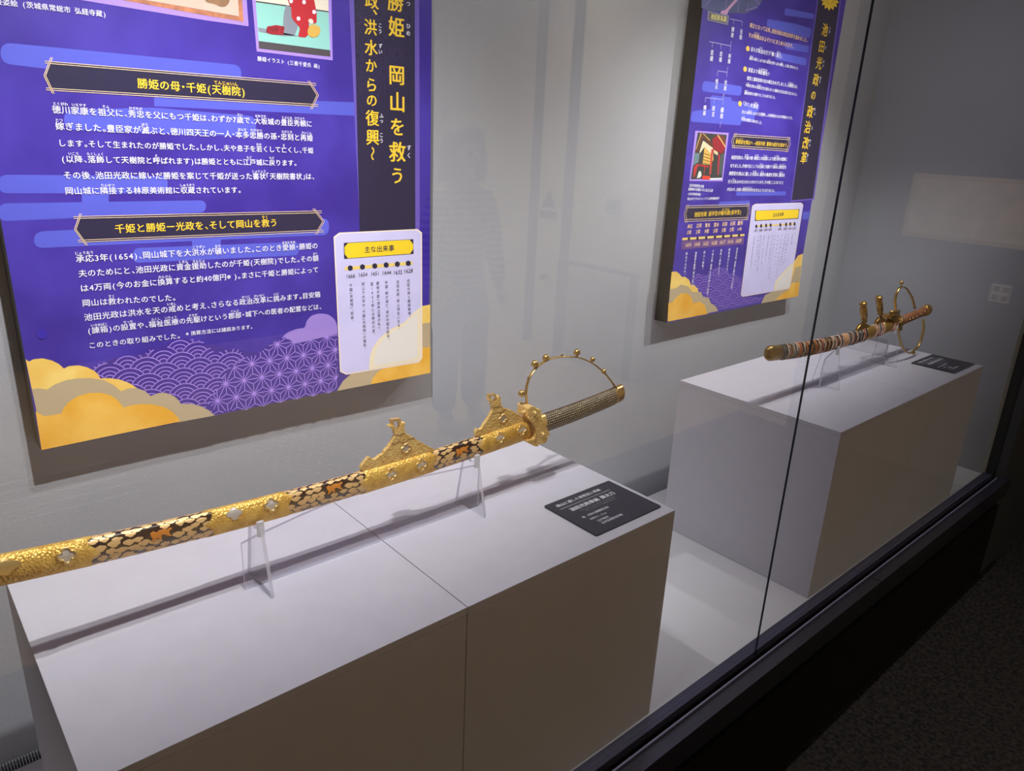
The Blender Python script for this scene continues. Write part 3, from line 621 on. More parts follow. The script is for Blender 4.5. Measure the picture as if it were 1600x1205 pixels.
# shrine photograph
zp = lambda l: Z(1070, 190, 12.05, l)
pf = S.poly('picture_frame', zp([(200, 172), (828, 215), (712, 1125), (88, 1118)]), LILAC, 3, label='lilac bordered photo of a red and gold shrine')
q = lambda n, l, c, lv: S.poly(n, zp(l), mat('print_photo_%d_%d_%d' % c, rgb(*c), .5), lv, pf)
q('photo_ground', [(245, 205), (790, 250), (700, 1068), (115, 1090)], (52, 58, 58), 4)
q('photo_foliage', [(175, 590), (280, 600), (260, 760), (160, 830)], (104, 130, 138), 4.5)
q('photo_foliage', [(670, 630), (750, 590), (700, 1000), (640, 1000)], (70, 84, 84), 4.5)
q('roof', [(310, 215), (345, 215), (530, 420), (520, 520), (350, 300), (240, 600), (190, 560)], (92, 52, 36), 5)
q('roof_edge', [(300, 222), (318, 222), (218, 520), (205, 520)], (206, 168, 96), 5.5)
q('roof_edge', [(335, 222), (352, 222), (480, 350), (470, 362)], (206, 168, 96), 5.5)
q('roof', [(515, 330), (620, 250), (640, 258), (775, 480), (700, 610), (540, 520)], (150, 26, 44), 5)
q('roof', [(640, 258), (730, 270), (770, 330), (770, 470)], (110, 60, 40), 5.2)
q('roof_edge', [(612, 255), (632, 250), (778, 480), (760, 490)], (240, 180, 110), 5.5)
q('gable', [(345, 365), (375, 380), (530, 500), (535, 640), (370, 480), (285, 600), (280, 560)], (230, 208, 170), 5.6)
q('gold_wall', [(370, 490), (530, 560), (540, 720), (470, 820), (335, 800)], (216, 172, 84), 5.4)
for a in range(4): q('gold_joint', [(345, 590 + a * 60), (500, 640 + a * 58), (498, 652 + a * 58), (343, 602 + a * 60)], (90, 66, 30), 5.7)
q('column', [(500, 520), (540, 520), (490, 1000), (462, 1000)], (196, 66, 60), 5.8)
q('column', [(632, 620), (664, 620), (634, 1010), (610, 1000)], (176, 44, 66), 5.8)
q('gable', [(548, 530), (625, 580), (618, 640), (545, 590)], (226, 196, 150), 5.8)
q('red_fence', [(170, 860), (235, 795), (450, 840), (445, 865), (385, 858), (365, 990), (355, 990), (368, 855), (260, 830), (235, 870), (190, 1040), (165, 1050)], (186, 44, 52), 6)
q('photo_figure', [(270, 935), (300, 935), (318, 1000), (300, 1050), (228, 1070), (250, 990)], (222, 222, 214), 6)
q('red_box', [(335, 1015), (480, 1030), (470, 1092), (328, 1090)], (226, 60, 40), 6.2)
q('photo_ground', [(470, 1068), (700, 1060), (700, 1090), (470, 1100)], (236, 236, 240), 6)
# chronology on the sheet
er = MB()
for s1, s2, u, v in [('承応', '3年', 308, 345), ('正保', '2年', 398, 338), ('寛永', '9年', 485, 333), ('寛永', '5年', 572, 328), ('元和', '3年', 655, 322), ('元和', '2年', 735, 316), ('慶長', '14年', 811, 311)]:
    line(er, s1, S.p(z8([(u - 27, v + 2)])[0], 5), S.p(z8([(u + 27, v - 2)])[0], 5), (0, 0, 1), .02)
    line(er, s2, S.p(z8([(u - 26 - 6, v + 63)])[0], 5), S.p(z8([(u + 24 - 8, v + 59)])[0], 5), (0, 0, 1), .02)
er.build('era_text', INKO, rB)
S.poly('timeline_bar', z8([(232, 460), (855, 420), (853, 440), (230, 484)]), mat('print_pale_yellow', rgb(244, 212, 120), .42), 3)
S.poly('year_strip', z8([(225, 492), (850, 445), (845, 522), (222, 577)]), mat('print_mauve', rgb(112, 78, 142), .42), 2.5)
for u, v in [(297, 470), (383, 464), (470, 459), (557, 452), (640, 446), (720, 440), (798, 434)]: S.poly('timeline_dot', z8([(u - 12, v + 12), (u - 8, v - 14), (u + 2, v - 20), (u + 14, v - 6), (u + 10, v + 16), (u, v + 20)]), NAVY, 4)
er = MB()
for s_, u, v in [('1654', 290, 529), ('1645', 379, 522), ('1632', 466, 515), ('1628', 549, 508), ('1617', 632, 501), ('1616', 712, 494), ('1609', 793, 488)]:
    line(er, s_, S.p(z8([(u - 31, v + 3)])[0], 5), S.p(z8([(u + 31, v - 3)])[0], 5), (0, 0, 1), .012, scale=1.2)
er.build('year_text', INKO, rB)
vt = MB()
for s_, a, b_ in [('岡山で大洪水。', (277, 600), (252, 835)), ('東照宮を勧請、岡山に祀る。', (370, 597), (328, 960)), ('岡山へ国替。', (455, 588), (432, 778)), ('千姫の娘・勝姫と江戸城にて結婚。', (542, 578), (480, 1040)), ('鳥取へ国替となる。', (622, 570), (590, 850)), ('姫路藩主となる。', (705, 562), (675, 805)), ('池田光政、姫路に誕生。父は利隆。', (782, 556), (722, 985))]:
    vline(vt, s_, S.p(z8([a])[0], 5.5), S.p(z8([b_])[0], 5.5), (1, 0, 0), .02, size=PX * 7.2)
vt.build('chronology_text', INKW, rB)
wr = z8([(318, 900), (345, 850), (380, 812), (420, 822), (470, 835), (500, 795), (560, 762), (620, 752), (665, 760), (700, 810), (760, 822), (800, 850), (825, 870), (822, 1040), (1040, 1055), (1000, 1110), (595, 1182), (540, 1110), (420, 1050), (380, 980)])
PXB = abs(aty(1150, 460, YP)[0] - aty(1110, 460, YP)[0]) / 40
S.poly('pattern_ground', wr, mat('print_violet_b', rgb(72, 48, 158), .42), 1.5)
waves(S, wr, None, PXB * 19, 0, .0014, 2).build('wave_pattern', LILAC, rB)
S.poly('gold_cloud', z8([(125, 800), (170, 795), (205, 820), (225, 850), (260, 848), (300, 880), (318, 930), (350, 932), (385, 965), (395, 1010), (250, 1000), (108, 980)]), GOLDA, 3)
S.poly('tan_cloud', z8([(107, 972), (165, 965), (220, 925), (290, 945), (330, 1000), (415, 1000), (440, 1050), (495, 1058), (515, 1110), (560, 1140), (594, 1190), (400, 1232), (95, 1150)]), TAN, 3.6)
S.poly('gold_cloud', z8([(92, 1112), (130, 1105), (165, 1060), (220, 1015), (285, 1015), (325, 1060), (340, 1112), (400, 1095), (455, 1130), (485, 1220), (85, 1297)]), GOLDB, 4.2)
S.poly('gold_cloud', z8([(1437, 618), (1390, 635), (1355, 690), (1320, 760), (1300, 960), (1400, 960)]), GOLDA, 3)
S.poly('tan_cloud', z8([(1420, 740), (1360, 760), (1300, 960), (1130, 1000), (1060, 1030), (1018, 1115), (1180, 1085), (1395, 1043), (1405, 900)]), TAN, 3.6)
S.poly('gold_cloud', z8([(1407, 898), (1330, 910), (1290, 985), (1225, 1020), (1155, 1088), (1388, 1044)]), GOLDB, 4.2)
cdB = card(S, z8([(930, 140), (962, 120), (1418, 107), (1441, 128), (1312, 945), (1294, 970), (838, 1049), (816, 1030)]), (.985, .988),
           z8([(1350, 700), (1300, 740), (1240, 800), (1200, 850), (1160, 900), (1145, 985), (1292, 962), (1308, 940)]),
           z8([(972, 188), (1392, 175), (1398, 190), (1386, 262), (972, 284), (964, 268), (968, 200)]), None,
           z8([(962, 186), (1404, 172), (1392, 268), (957, 290)]), '主な出来事', z8([(1137, 234)])[0], z8([(1246, 222)])[0],
           z8([(965, 335), (1362, 312), (1360, 326), (962, 350)]), z8([(972, 345), (1020, 340), (1070, 336), (1115, 333), (1212, 330), (1270, 325), (1312, 322), (1355, 320)]), (1.7, 3.4), 1)
ct = MB()
for s_, u, v in [('1672', 968, 385), ('1666', 1017, 381), ('1654', 1066, 378), ('1651', 1110, 374), ('1642', 1205, 370), ('1632', 1262, 366), ('1616', 1308, 363), ('1615', 1350, 361)]:
    line(ct, s_, S.p(z8([(u - 18, v + 2)])[0], 8), S.p(z8([(u + 18, v - 2)])[0], 8), (0, 0, 1), .0, scale=1.3)
for s_, a, b_ in [('池田光政、家督を綱政にゆずる。', (955, 435), (912, 770)), ('千姫(天樹院)、死去。', (998, 435), (958, 770)), ('岡山で大洪水。千姫の援助により復興。', (1020, 432), (978, 800)), ('慶安の変(由井正雪の乱)。', (1050, 432), (1022, 750)), ('翌年には承応の変がおこる。', (1100, 430), (1055, 700)), ('池田光政、花畠教場をひらく。', (1135, 425), (1080, 800)), ('中国・明が滅亡、清が中国を統治。', (1160, 425), (1090, 890)), ('島原の乱がおこる。', (1190, 425), (1150, 770)), ('池田光政、岡山城主になる。', (1225, 420), (1165, 880)), ('池田光政と勝姫が結婚する。', (1268, 415), (1205, 760)), ('徳川家康、駿府で死去。', (1296, 415), (1240, 740)), ('大坂夏の陣。', (1335, 412), (1318, 540))]:
    vline(ct, s_, S.p(z8([a])[0], 8), S.p(z8([b_])[0], 8), (1, 0, 0), 0, size=PX * 4.4)
ct.build('card_text', INKD, cdB)

# ------------------------------------------------------------ plinths
H = 0.45; W1 = 0.456; LP = 0.9387
def plinth(x0, label):
    r = empty('display_plinth', (x0 + LP / 2, W1 / 2, 0), label, 'plinth')
    xm = x0 + LP / 2 + 0.003; y0 = 0.0005; t = 0.012; g = 0.0006
    for a, b_ in ((x0, xm - g), (xm + g, x0 + LP)):
        b = MB(); b.box((a, y0, H - t), (b_, W1, H)); b.build('top_panel', WHITE, r, bevel=0.0006)
        b = MB(); b.box((a + (t if a == x0 else 0), y0, 0.0005), (b_ - (t if b_ > xm else 0), y0 + t, H - t - .0002)); b.build('front_panel', WHITE, r, bevel=0.0006)
        b = MB(); b.box((a + (t if a == x0 else 0), W1 - t, 0.0005), (b_ - (t if b_ > xm else 0), W1, H - t - .0002)); b.build('rear_panel', WHITE, r)
    for a in (x0, x0 + LP - t):
        b = MB(); b.box((a, y0, 0.0005), (a + t, W1, H - t - .0002)); b.build('side_panel', WHITE, r, bevel=0.0006)
    return r
plinth(-LP, 'long white box plinth under the large gold sword')
plinth(0.624, 'long white box plinth under the small bead-wrapped sword')

# ------------------------------------------------------------ clear acrylic sword stands
ACR = clear_mat('clear_acrylic', (0.988, 0.988, 0.994, 1), 0.035)
ACE = clear_mat('acrylic_edge', (0.90, 0.90, 0.97, 1), 0.06, white=0.62, whitecol=(0.95, 0.95, 1.0, 1))
FROST = clear_mat('acrylic_pad', (0.95, 0.95, 0.98, 1), 0.05, white=0.7, whitecol=(.95, .95, .97, 1))
def stand(xs, yc, hw, ztip, arch, xl, xr, label):
    r = empty('sword_stand', ((xl + xr) / 2, yc, H), label, 'stand')
    T = 0.005; z0 = H + 0.0006
    b = MB(); b.prism([(x, yc - T / 2, z) for x, z in [(xl, z0), (xr, z0)] + arch[::-1]], (0, T, 0), 0, 1); b.build('cross_plate', [ACR, ACE], r)
    for xc, dz in zip(xs, ztip):
        pts = [(yc - .042, z0), (yc - .040, z0 + .012), (yc - hw - .004, dz), (yc - hw, dz), (yc - hw + .001, dz - .011), (yc, dz - .017), (yc + hw - .001, dz - .011), (yc + hw, dz), (yc + hw + .004, dz), (yc + .036, z0 + .012), (yc + .038, z0)]
        for sx in (-1,):
            b = MB(); b.prism([(xc - T / 2, y, z) for y, z in pts], (T, 0, 0), 0, 1); b.build('cradle_plate', [ACR, ACE], r)
        b = MB(); b.box((xc - .0048, yc - hw - .0052, dz - .022), (xc + .0048, yc - hw - .0001, dz + .0012)); b.build('pad', FROST, r, bevel=.001)
    return r

# ------------------------------------------------------------ gold
def gold(name, c, c2, rough=0.40, metal=0.45, kind='voronoi', bump=1.0, sc=330):
    m = mat(name, c, rough, metal, bump=bump, bscale=sc, kind=kind, col2=c2, vscale=60); return m
GOLD = gold('chased_gold', rgb(238, 194, 96), rgb(212, 160, 66))
GOLDS = gold('saddle_gold', rgb(240, 204, 126), rgb(222, 178, 96), 0.45, 0.25, sc=260)
GOLDP = mat('polished_gold', rgb(222, 186, 116), 0.32, 0.7)
BRONZE = mat('old_bronze', rgb(150, 118, 62), 0.34, 0.85, var=.2, vscale=60, bump=.2, bscale=300)
SILVER = mat('pale_silver', rgb(208, 198, 190), 0.4, 0.5, bump=.3, bscale=500)
LACQ = mat('black_lacquer', rgb(40, 18, 16), 0.14, spec=.7, coat=.6)
INLAY = mat('gold_lacquer_cloud', rgb(232, 190, 130), 0.4, 0.35, bump=.4, bscale=500)
INLAYD = mat('orange_gold_lacquer', rgb(224, 138, 48), 0.4, 0.4, bump=.5, bscale=400)
YS = 0.222
# axis of the large scabbard: x, z of centre line (the whole curves gently upward at both ends)
AX = [(-1.08, .604), (-0.9558, .5880), (-0.8547, .5790), (-0.7899, .5740), (-0.7269, .5705), (-0.6161, .5670), (-0.5098, .5645), (-0.3646, .5645), (-0.2743, .5665), (-0.1598, .5720)]
cf = np.polyfit([a[0] for a in AX], [a[1] - .0025 for a in AX], 3)
zc = lambda x: float(np.polyval(cf, x))
SA, SB = 0.0180, 0.0112
def sf(x, th, off=0.0, za=zc, a=SA, b=SB, y=YS):
    return np.array((x, y - (b + off) * math.sin(th), za(x) + (a + off) * math.cos(th)))
def sleeve(name, x0, x1, m, parent, off=0.0, l0=None, l1=None, nx=24, nt=40, za=zc, a=SA, b=SB, y=YS, bump=None, ends=True):
    mb = MB(); vs = []
    for i in range(nx + 1):
        for k in range(nt):
            th = 2 * PI * k / nt; s0 = x0 + (l0(th) if l0 else 0); s1 = x1 + (l1(th) if l1 else 0); x = s0 + (s1 - s0) * i / nx
            o = off + (bump(i / nx) if bump else 0)
            vs.append(sf(x, th, o if 0 < i < nx else o - (off * .9 if off > 0 else 0), za, a, b, y))
    fs = [(i * nt + k, i * nt + (k + 1) % nt, (i + 1) * nt + (k + 1) % nt, (i + 1) * nt + k) for i in range(nx) for k in range(nt)]
    if ends: fs += [tuple(reversed(range(nt))), tuple(nx * nt + k for k in range(nt))]
    mb.add(vs, fs); return mb.build(name, m, parent, smooth=True)
def scx(px, py): return aty(px, py, YS - SB)[0]
def on_scab(px, py):
    p = aty(px, py, YS - SB * .9); c = max(-1, min(1, (p[2] - zc(p[0])) / SA)); return p[0], math.acos(c)
def lobe(n, amp, ph=0): return lambda th: amp * (abs(math.sin(n * th / 2 + ph)) - .5)
def surf_poly(name, x, th, outline, m, parent, off=0.0012, h=0.0009, a=SA, b=SB, za=zc, y=YS):
    """outline (dx along, ds around) in metres wrapped on the scabbard, with a raised rim"""
    rm = (a + b) / 2; n = len(outline); mb = MB()
    top = [sf(x + dx, th + ds / rm, off + h, za, a, b, y) for dx, ds in outline]; bot = [sf(x + dx, th + ds / rm, off - .0006, za, a, b, y) for dx, ds in outline]
    c = sf(x, th, off + h, za, a, b, y); mid = [sf(x + dx * .55, th + ds * .55 / rm, off + h, za, a, b, y) for dx, ds in outline]
    mb.add([c] + mid + top + bot, [(0, 1 + k, 1 + (k + 1) % n) for k in range(n)] + [(1 + k, 1 + n + k, 1 + n + (k + 1) % n, 1 + (k + 1) % n) for k in range(n)] + [(1 + n + k, 1 + 2 * n + k, 1 + 2 * n + (k + 1) % n, 1 + n + (k + 1) % n) for k in range(n)])
    return mb.build(name, m, parent)
def four(q):
    d = (q + PI / 4) % (PI / 2) - PI / 4; return .54 * math.cos(d) + math.sqrt(.46 ** 2 - (.54 * math.sin(d)) ** 2)
def quatre(x, th, parent, sx=.0106, sz=.0082, off=.0018, flat=None, a=SA, b=SB, za=zc):
    """four-lobed raised ring with a pale inner plate; flat=(x,y,z) puts it on a vertical plate instead"""
    n = 48; rm = (a + b) / 2
    R = lambda q, k: (sx * k * four(q) * math.cos(q), sz * k * four(q) * math.sin(q))
    def P(d, o):
        if flat is not None: return np.array((flat[0] + d[0], flat[1] - o, flat[2] - d[1]))
        return sf(x + d[0], th + d[1] / rm, o, za, a, b)
    mb = MB(); prof = [(1.12, off - .0016), (1.05, off + .0010), (.9, off + .0014), (.76, off + .0008), (.72, off - .0006)]
    vs = [P(R(2 * PI * k / n, s), o) for s, o in prof for k in range(n)]
    mb.add(vs, [(i * n + k, i * n + (k + 1) % n, (i + 1) * n + (k + 1) % n, (i + 1) * n + k) for i in range(len(prof) - 1) for k in range(n)])
    r = mb.build('quatrefoil_ring', GOLDP, parent, smooth=True)
    mb = MB(); vs = [P(R(2 * PI * k / n, .74), off - .0004) for k in range(n)] + [P((0, 0), off - .0002)]
    mb.add(vs, [(n, k, (k + 1) % n) for k in range(n)]); mb.build('inner_plate', SILVER, r)
def cloud_outline(L, W, seed):
    """three to four rounded lobes over a flatter base, like a drawn cloud"""
    rr = random.Random(seed); fl = rr.choice((-1, 1)); n = 26
    C = [(-.52, -.12, rr.uniform(.36, .46)), (0, .16, rr.uniform(.5, .62)), (.5, -.10, rr.uniform(.34, .46)), (rr.uniform(-.2, .2), -.2, .5)]
    out = []
    for i in range(n):
        q = 2 * PI * i / n; cx, cy = math.cos(q), math.sin(q); best = .3
        for a, b_, r in C:
            d = a * cx + b_ * cy; e = r * r - (a * a + b_ * b_ - d * d)
            if e > 0: best = max(best, d + math.sqrt(e))
        out.append((fl * L * best * cx, W * 1.25 * best * cy))
    return out
LION = [(-.012, .001), (-.0125, -.003), (-.009, -.0045), (-.006, -.002), (-.002, -.0042), (.004, -.0045), (.008, -.003), (.0105, -.0045), (.0135, -.004), (.0125, -.0022), (.0098, -.0015), (.0088, .001), (.0115, .004), (.0095, .0045), (.0062, .0015), (.001, .001), (-.0025, .0018), (-.001, .0052), (-.003, .0055), (-.0058, .002), (-.0085, .003), (-.0105, .0062), (-.012, .0058), (-.0108, .0028)]

t1 = empty('ornate_sword', (-0.47, YS, H), 'large gold and black lacquer court sword on a clear stand', 'sword')
def seg_lacquer(x0, x1, lion, seed):
    sc = sleeve('lacquer_section', x0 - .012, x1 + .012, LACQ, t1, nx=16)
    k = 0; step = .0136; n = int((x1 - x0) / step) + 1; lx, lth = lion
    for r in range(-1, 8):
        th = r * .43 - .10
        for i in range(n + 1):
            x = x0 + (i + (r % 2) * .5) * step + random.uniform(-.0030, .0030); t_ = th + random.uniform(-.11, .11)
            if x > x1 + .002: continue
            if abs(x - lx) < .0185 and abs(t_ - lth) < .50: continue
            L = random.uniform(.0058, .0082)
            surf_poly('cloud_inlay', x, t_, cloud_outline(L, random.uniform(.0030, .0040), seed * 100 + k), INLAY, sc, off=.0001, h=.0003); k += 1
    o = surf_poly('lion_inlay', lx, lth, LION, INLAYD, sc, off=.0005, h=.0008); o['label'] = 'orange gold crouching beast inlay'
gx = [scx(150, 857), scx(326, 817), scx(456, 782), scx(572, 756), scx(682, 720), scx(753, 697), scx(826, 672)]
seg_lacquer(gx[0], gx[1], on_scab(252, 834), 1)
seg_lacquer(gx[2], gx[3], on_scab(523, 762), 2)
seg_lacquer(gx[4], gx[5], on_scab(722, 704), 3)
e1 = lobe(4, .017, .3)
sl = sleeve('gold_end_fitting', -1.085, gx[0], GOLD, t1, off=.0011, l1=lambda th: -e1(th) * .8)
quatre(*on_scab(104, 868), sl)
o = surf_poly('scroll_relief', *on_scab(8, 885), [(.012 * math.cos(q) * (1 + .25 * math.cos(3 * q)), .007 * math.sin(q) * (1 + .2 * math.cos(4 * q))) for q in [2 * PI * k / 24 for k in range(24)]], GOLDP, sl, off=.0012, h=.0012)
sl = sleeve('gold_band_fitting', gx[1], gx[2], GOLD, t1, off=.0011, l0=lambda th: e1(th) * .8, l1=lambda th: -e1(th + .6) * .6)
quatre(*on_scab(424, 789), sl)
x_, th_ = on_scab(366, 803); surf_poly('silver_plate', x_, th_, [(.0104 * four(q) * math.cos(q), .0072 * four(q) * math.sin(q)) for q in [2 * PI * k / 28 for k in range(28)]], SILVER, sl, off=.0012, h=.0006)
def saddle(x0, x1, pts, loopp, collar, crown, qs, qf, left=True, line_=None, extra=None):
    sl = sleeve('gold_saddle_fitting', x0, x1, GOLD, t1, off=.0014, l0=lambda th: e1(th) * .7, l1=(lambda th: -e1(th + .5) * .6) if extra is None else None)
    th = .0032; y0 = YS - th
    def P(l): return [(p[0], y0, p[2]) for p in (aty(a, b_, y0) for a, b_ in l)]
    b = MB(); b.prism(P(pts), (0, 2 * th, 0)); b.build('saddle_plate', GOLDS, sl, bevel=.0006)
    y0 -= .0008; b = MB(); b.prism(P(collar), (0, 2 * th + .0016, 0)); b.build('collar', GOLDS, sl, bevel=.0005)
    b = MB(); b.prism(P(crown), (0, 2 * th + .0016, 0)); b.build('leaf_crown', GOLDS, sl, bevel=.0005)
    y0 += .0008; o_, i_ = P(loopp[0]), P(loopp[1]); n = len(o_); b = MB(); dy = np.array((0, 2 * th, 0)); vs = list(map(np.array, o_)) + list(map(np.array, i_)); vs2 = [v + dy for v in vs]
    b.add(vs + vs2, [(k, (k + 1) % n, n + (k + 1) % n, n + k) for k in range(n)] + [(2 * n + k, 3 * n + k, 3 * n + (k + 1) % n, 2 * n + (k + 1) % n) for k in range(n)] + [(k, 2 * n + k, 2 * n + (k + 1) % n, (k + 1) % n) for k in range(n)] + [(n + k, n + (k + 1) % n, 3 * n + (k + 1) % n, 3 * n + k) for k in range(n)])
    b.build('hanging_loop', GOLDP, sl)
    for a, b_ in qs: quatre(*on_scab(a, b_), sl)
    p = aty(qf[0], qf[1], YS - th); quatre(0, 0, sl, sx=.0098, sz=.0082, flat=(p[0], YS - th, p[2]), off=.0004)
    if line_:
        b = MB(); L = [aty(a, b_, YS - th - .0004) for a, b_ in line_]; b.tube(L, .00035, 6); b.build('engraved_seam', mat('engraving_dark', rgb(110, 76, 26), .5, .5), sl)
    return sl
z9 = lambda l: Z(540, 640, 10, l); zt = lambda l: Z(740, 590, 10.04, l)
saddle(gx[3] - .004, gx[4], z9([(235, 925), (260, 870), (300, 820), (335, 780), (370, 742), (400, 755), (420, 782), (450, 785), (490, 765), (540, 720), (590, 695), (610, 650), (660, 600), (700, 545), (720, 515), (755, 450), (785, 405), (940, 375), (1010, 405), (1075, 440), (1140, 490), (1200, 520), (1290, 570), (1380, 620), (1420, 660), (1400, 740), (900, 860), (300, 1000)]),
       (z9([(712, 160), (860, 140), (885, 290), (745, 310)]), z9([(752, 190), (830, 175), (850, 280), (775, 295)])),
       z9([(762, 335), (925, 300), (945, 372), (780, 408)]), z9([(765, 335), (735, 290), (680, 275), (690, 250), (745, 250), (790, 290), (800, 315), (850, 300), (860, 250), (880, 205), (905, 215), (935, 205), (930, 250), (920, 300)]),
       [(611, 741), (658, 726)], (634.5, 700.5), line_=z9([(715, 525), (780, 535), (845, 490), (890, 522), (930, 515), (985, 455), (1030, 452), (1075, 440)]))
saddle(gx[5], scx(831, 664), zt([(30, 920), (35, 860), (60, 800), (80, 820), (110, 815), (140, 790), (180, 720), (230, 650), (265, 590), (300, 520), (300, 480), (440, 450), (520, 490), (600, 515), (680, 560), (750, 610), (800, 640), (860, 600), (880, 760), (500, 900), (160, 960)]),
       (zt([(230, 270), (345, 255), (385, 370), (265, 395)]), zt([(270, 288), (325, 275), (355, 360), (300, 380)])),
       zt([(285, 415), (430, 380), (445, 445), (305, 478)]), zt([(290, 415), (245, 350), (250, 335), (290, 350), (320, 385), (370, 375), (380, 330), (400, 285), (425, 310), (430, 330), (425, 385)]),
       [(781, 684), (815, 672)], (786.3, 654), line_=zt([(290, 570), (340, 555), (385, 540), (440, 565), (470, 520), (520, 490)]), extra=1)
# guard
gz = zt([(862, 495), (885, 465), (925, 452), (965, 460), (995, 500), (1060, 505), (1062, 580), (1075, 650), (1110, 740), (1150, 800), (1190, 860), (1205, 905), (1165, 920), (1160, 990), (1120, 1030), (1080, 1050), (1035, 1045), (1010, 1085), (960, 1080), (915, 1040), (870, 1038), (845, 1005), (850, 985), (920, 980), (975, 950), (985, 880), (975, 800), (945, 730), (900, 680), (850, 620), (862, 560)])
gy0 = YS - .017
b = MB(); b.prism([(p[0], gy0, p[2]) for p in (aty(a, c, gy0) for a, c in gz)], (0, .030, 0)); gd = b.build('guard', GOLDS, t1, bevel=.0006)
b = MB(); rim = zt([(850, 620), (900, 680), (945, 730), (975, 800), (985, 880), (975, 950), (950, 985)])
b.tube([aty(a, c, gy0 - .0006) for a, c in rim], .0012, 8); b.build('guard_rim', GOLDP, gd, smooth=True)
for a, c in zt([(957, 562), (1085, 895)]):
    p = aty(a, c, gy0); b = MB(); b.lathe(p, (0, -1, 0), [(-.001, .0052), (.0008, .0050), (.0012, .0030), (.0035, .0028), (.0045, .0012), (.0047, 0)], 14); b.build('rivet', GOLDP, gd, smooth=True)
b = MB(); b.tube([aty(*q_, gy0 + .01) for q_ in zt([(760, 560), (870, 500)])], .0035, 8); b.build('guard_tab', GOLDS, gd, smooth=True)
# grip
hx0 = aty(846, 668, YS)[0]; hx1 = aty(971, 613, YS)[0]
AH = [(hx0, .5722), (hx0 + .06, .5750), (hx0 + .12, .5790), (hx1, .5890)]
ch_ = np.polyfit([a[0] for a in AH], [a[1] for a in AH], 2); zh = lambda x: float(np.polyval(ch_, x))
PEARL = mat('ray_skin', rgb(58, 46, 36), .35, .2, bump=1.0, bscale=520, kind='voronoi', spec=.8, col2=rgb(70, 56, 44), vscale=500)
sleeve('grip', hx0, hx1 - .012, PEARL, t1, za=zh, a=.0168, b=.0105)
b = MB()
for sgn in (1,): b.tube([sf(x, 0.05, .0006, zh, .0168, .0105) for x in np.linspace(hx0, hx1 - .02, 14)], .0016, 8)
b.tube([sf(x, PI - .2, .0004, zh, .0168, .0105) for x in np.linspace(hx0, hx1 - .02, 14)], .0022, 8)
b.build('grip_edge_band', mat('dark_bronze', rgb(70, 46, 40), .35, .6), t1, smooth=True)
# pearl nodules in rows
nod = MB(); cnt = 0
for i in range(40):
    for k in range(10):
        x = hx0 + .004 + (i + (k % 2) * .5) * (hx1 - .022 - hx0) / 40; th = .22 + k * .28
        p = sf(x, th, .0002, zh, .0168, .0105); r = .00135 if (i * 7 + k * 3) % 11 else .0019
        nn = (sf(x, th, .001, zh, .0168, .0105) - p) * 1000; e = np.array((1, 0, 0.0)); f_ = np.cross(nn, e)
        nod.add([p + nn * r * .8] + [p + e * r * math.cos(q_) + f_ * r * math.sin(q_) for q_ in [PI / 3 * j for j in range(6)]], [(0, 1 + j, 1 + (j + 1) % 6) for j in range(6)])
o = nod.build('pearl_nodules', mat('nodule', rgb(214, 198, 160), .3, .2, spec=.8), t1, smooth=True); o['kind'] = 'stuff'
sleeve('grip_collar', hx0 - .006, hx0 + .003, GOLDP, t1, za=zh, a=.0185, b=.012)
sleeve('pommel_cap', hx1 - .022, hx1, mat('pommel_bronze', rgb(178, 140, 88), .3, .85), t1, za=zh, a=.0172, b=.0112, off=.001, bump=lambda t: -.004 * max(0, t - .8) * 5 * max(0, t - .8) * 5, l0=lambda th: .004 * math.cos(3 * th))
# knuckle bow with balls
bow = [(826, 640), (823, 628), (822, 615), (823, 603), (827, 590), (835, 578), (845, 568.5), (858, 561.5), (872, 558), (893, 557.5), (908, 560), (925, 567.5), (940, 579), (952, 592), (962, 606)]
BP = [aty(a, c, YS) for a, c in bow]; sm = []
for i in range(len(BP) - 1):
    p0 = BP[max(i - 1, 0)]; p1 = BP[i]; p2 = BP[i + 1]; p3 = BP[min(i + 2, len(BP) - 1)]
    for t in (0, .33, .66): sm.append(.5 * ((2 * p1) + (-p0 + p2) * t + (2 * p0 - 5 * p1 + 4 * p2 - p3) * t * t + (-p0 + 3 * p1 - 3 * p2 + p3) * t ** 3))
sm.append(BP[-1])
BOWM = mat('bow_brass', rgb(196, 162, 96), .28, .85)
b = MB(); b.tube(sm, .0015, 8, ry=.0036); bow_o = b.build('knuckle_bow', BOWM, t1, smooth=True)
for a, c, n_ in [(815, 615, (822, 616)), (835.5, 568.5, (841, 572)), (853, 559, (857, 562)), (901.5, 550.5, (902, 558.5)), (926, 561.5, (924, 567)), (943.5, 580.5, (942, 580))]:
    p = aty(a, c, YS); b = MB(); b.ball(p, .0066 if a < 910 else .0052); b.tube([p, aty(*n_, YS)], .0014, 6); b.build('brass_ball', BOWM, bow_o, smooth=True)
for a, c, d_, e_ in [(878, 554.5, 879, 558), (825, 590.5, 828, 591.5)]:
    b = MB(); b.tube([aty(a, c, YS), aty(d_, e_, YS)], [.002, .001], 8); b.build('pin', BRONZE, bow_o)
Yst = YS
stand([-0.666, -0.290], YS, .0135, [.5565, .5565], [(-.688, .5232), (-.668, .5280), (-.594, .5392), (-.510, .5476), (-.419, .5424), (-.317, .5330), (-.272, .5285)], -.688, -.272, 'clear acrylic stand under the large gold sword')

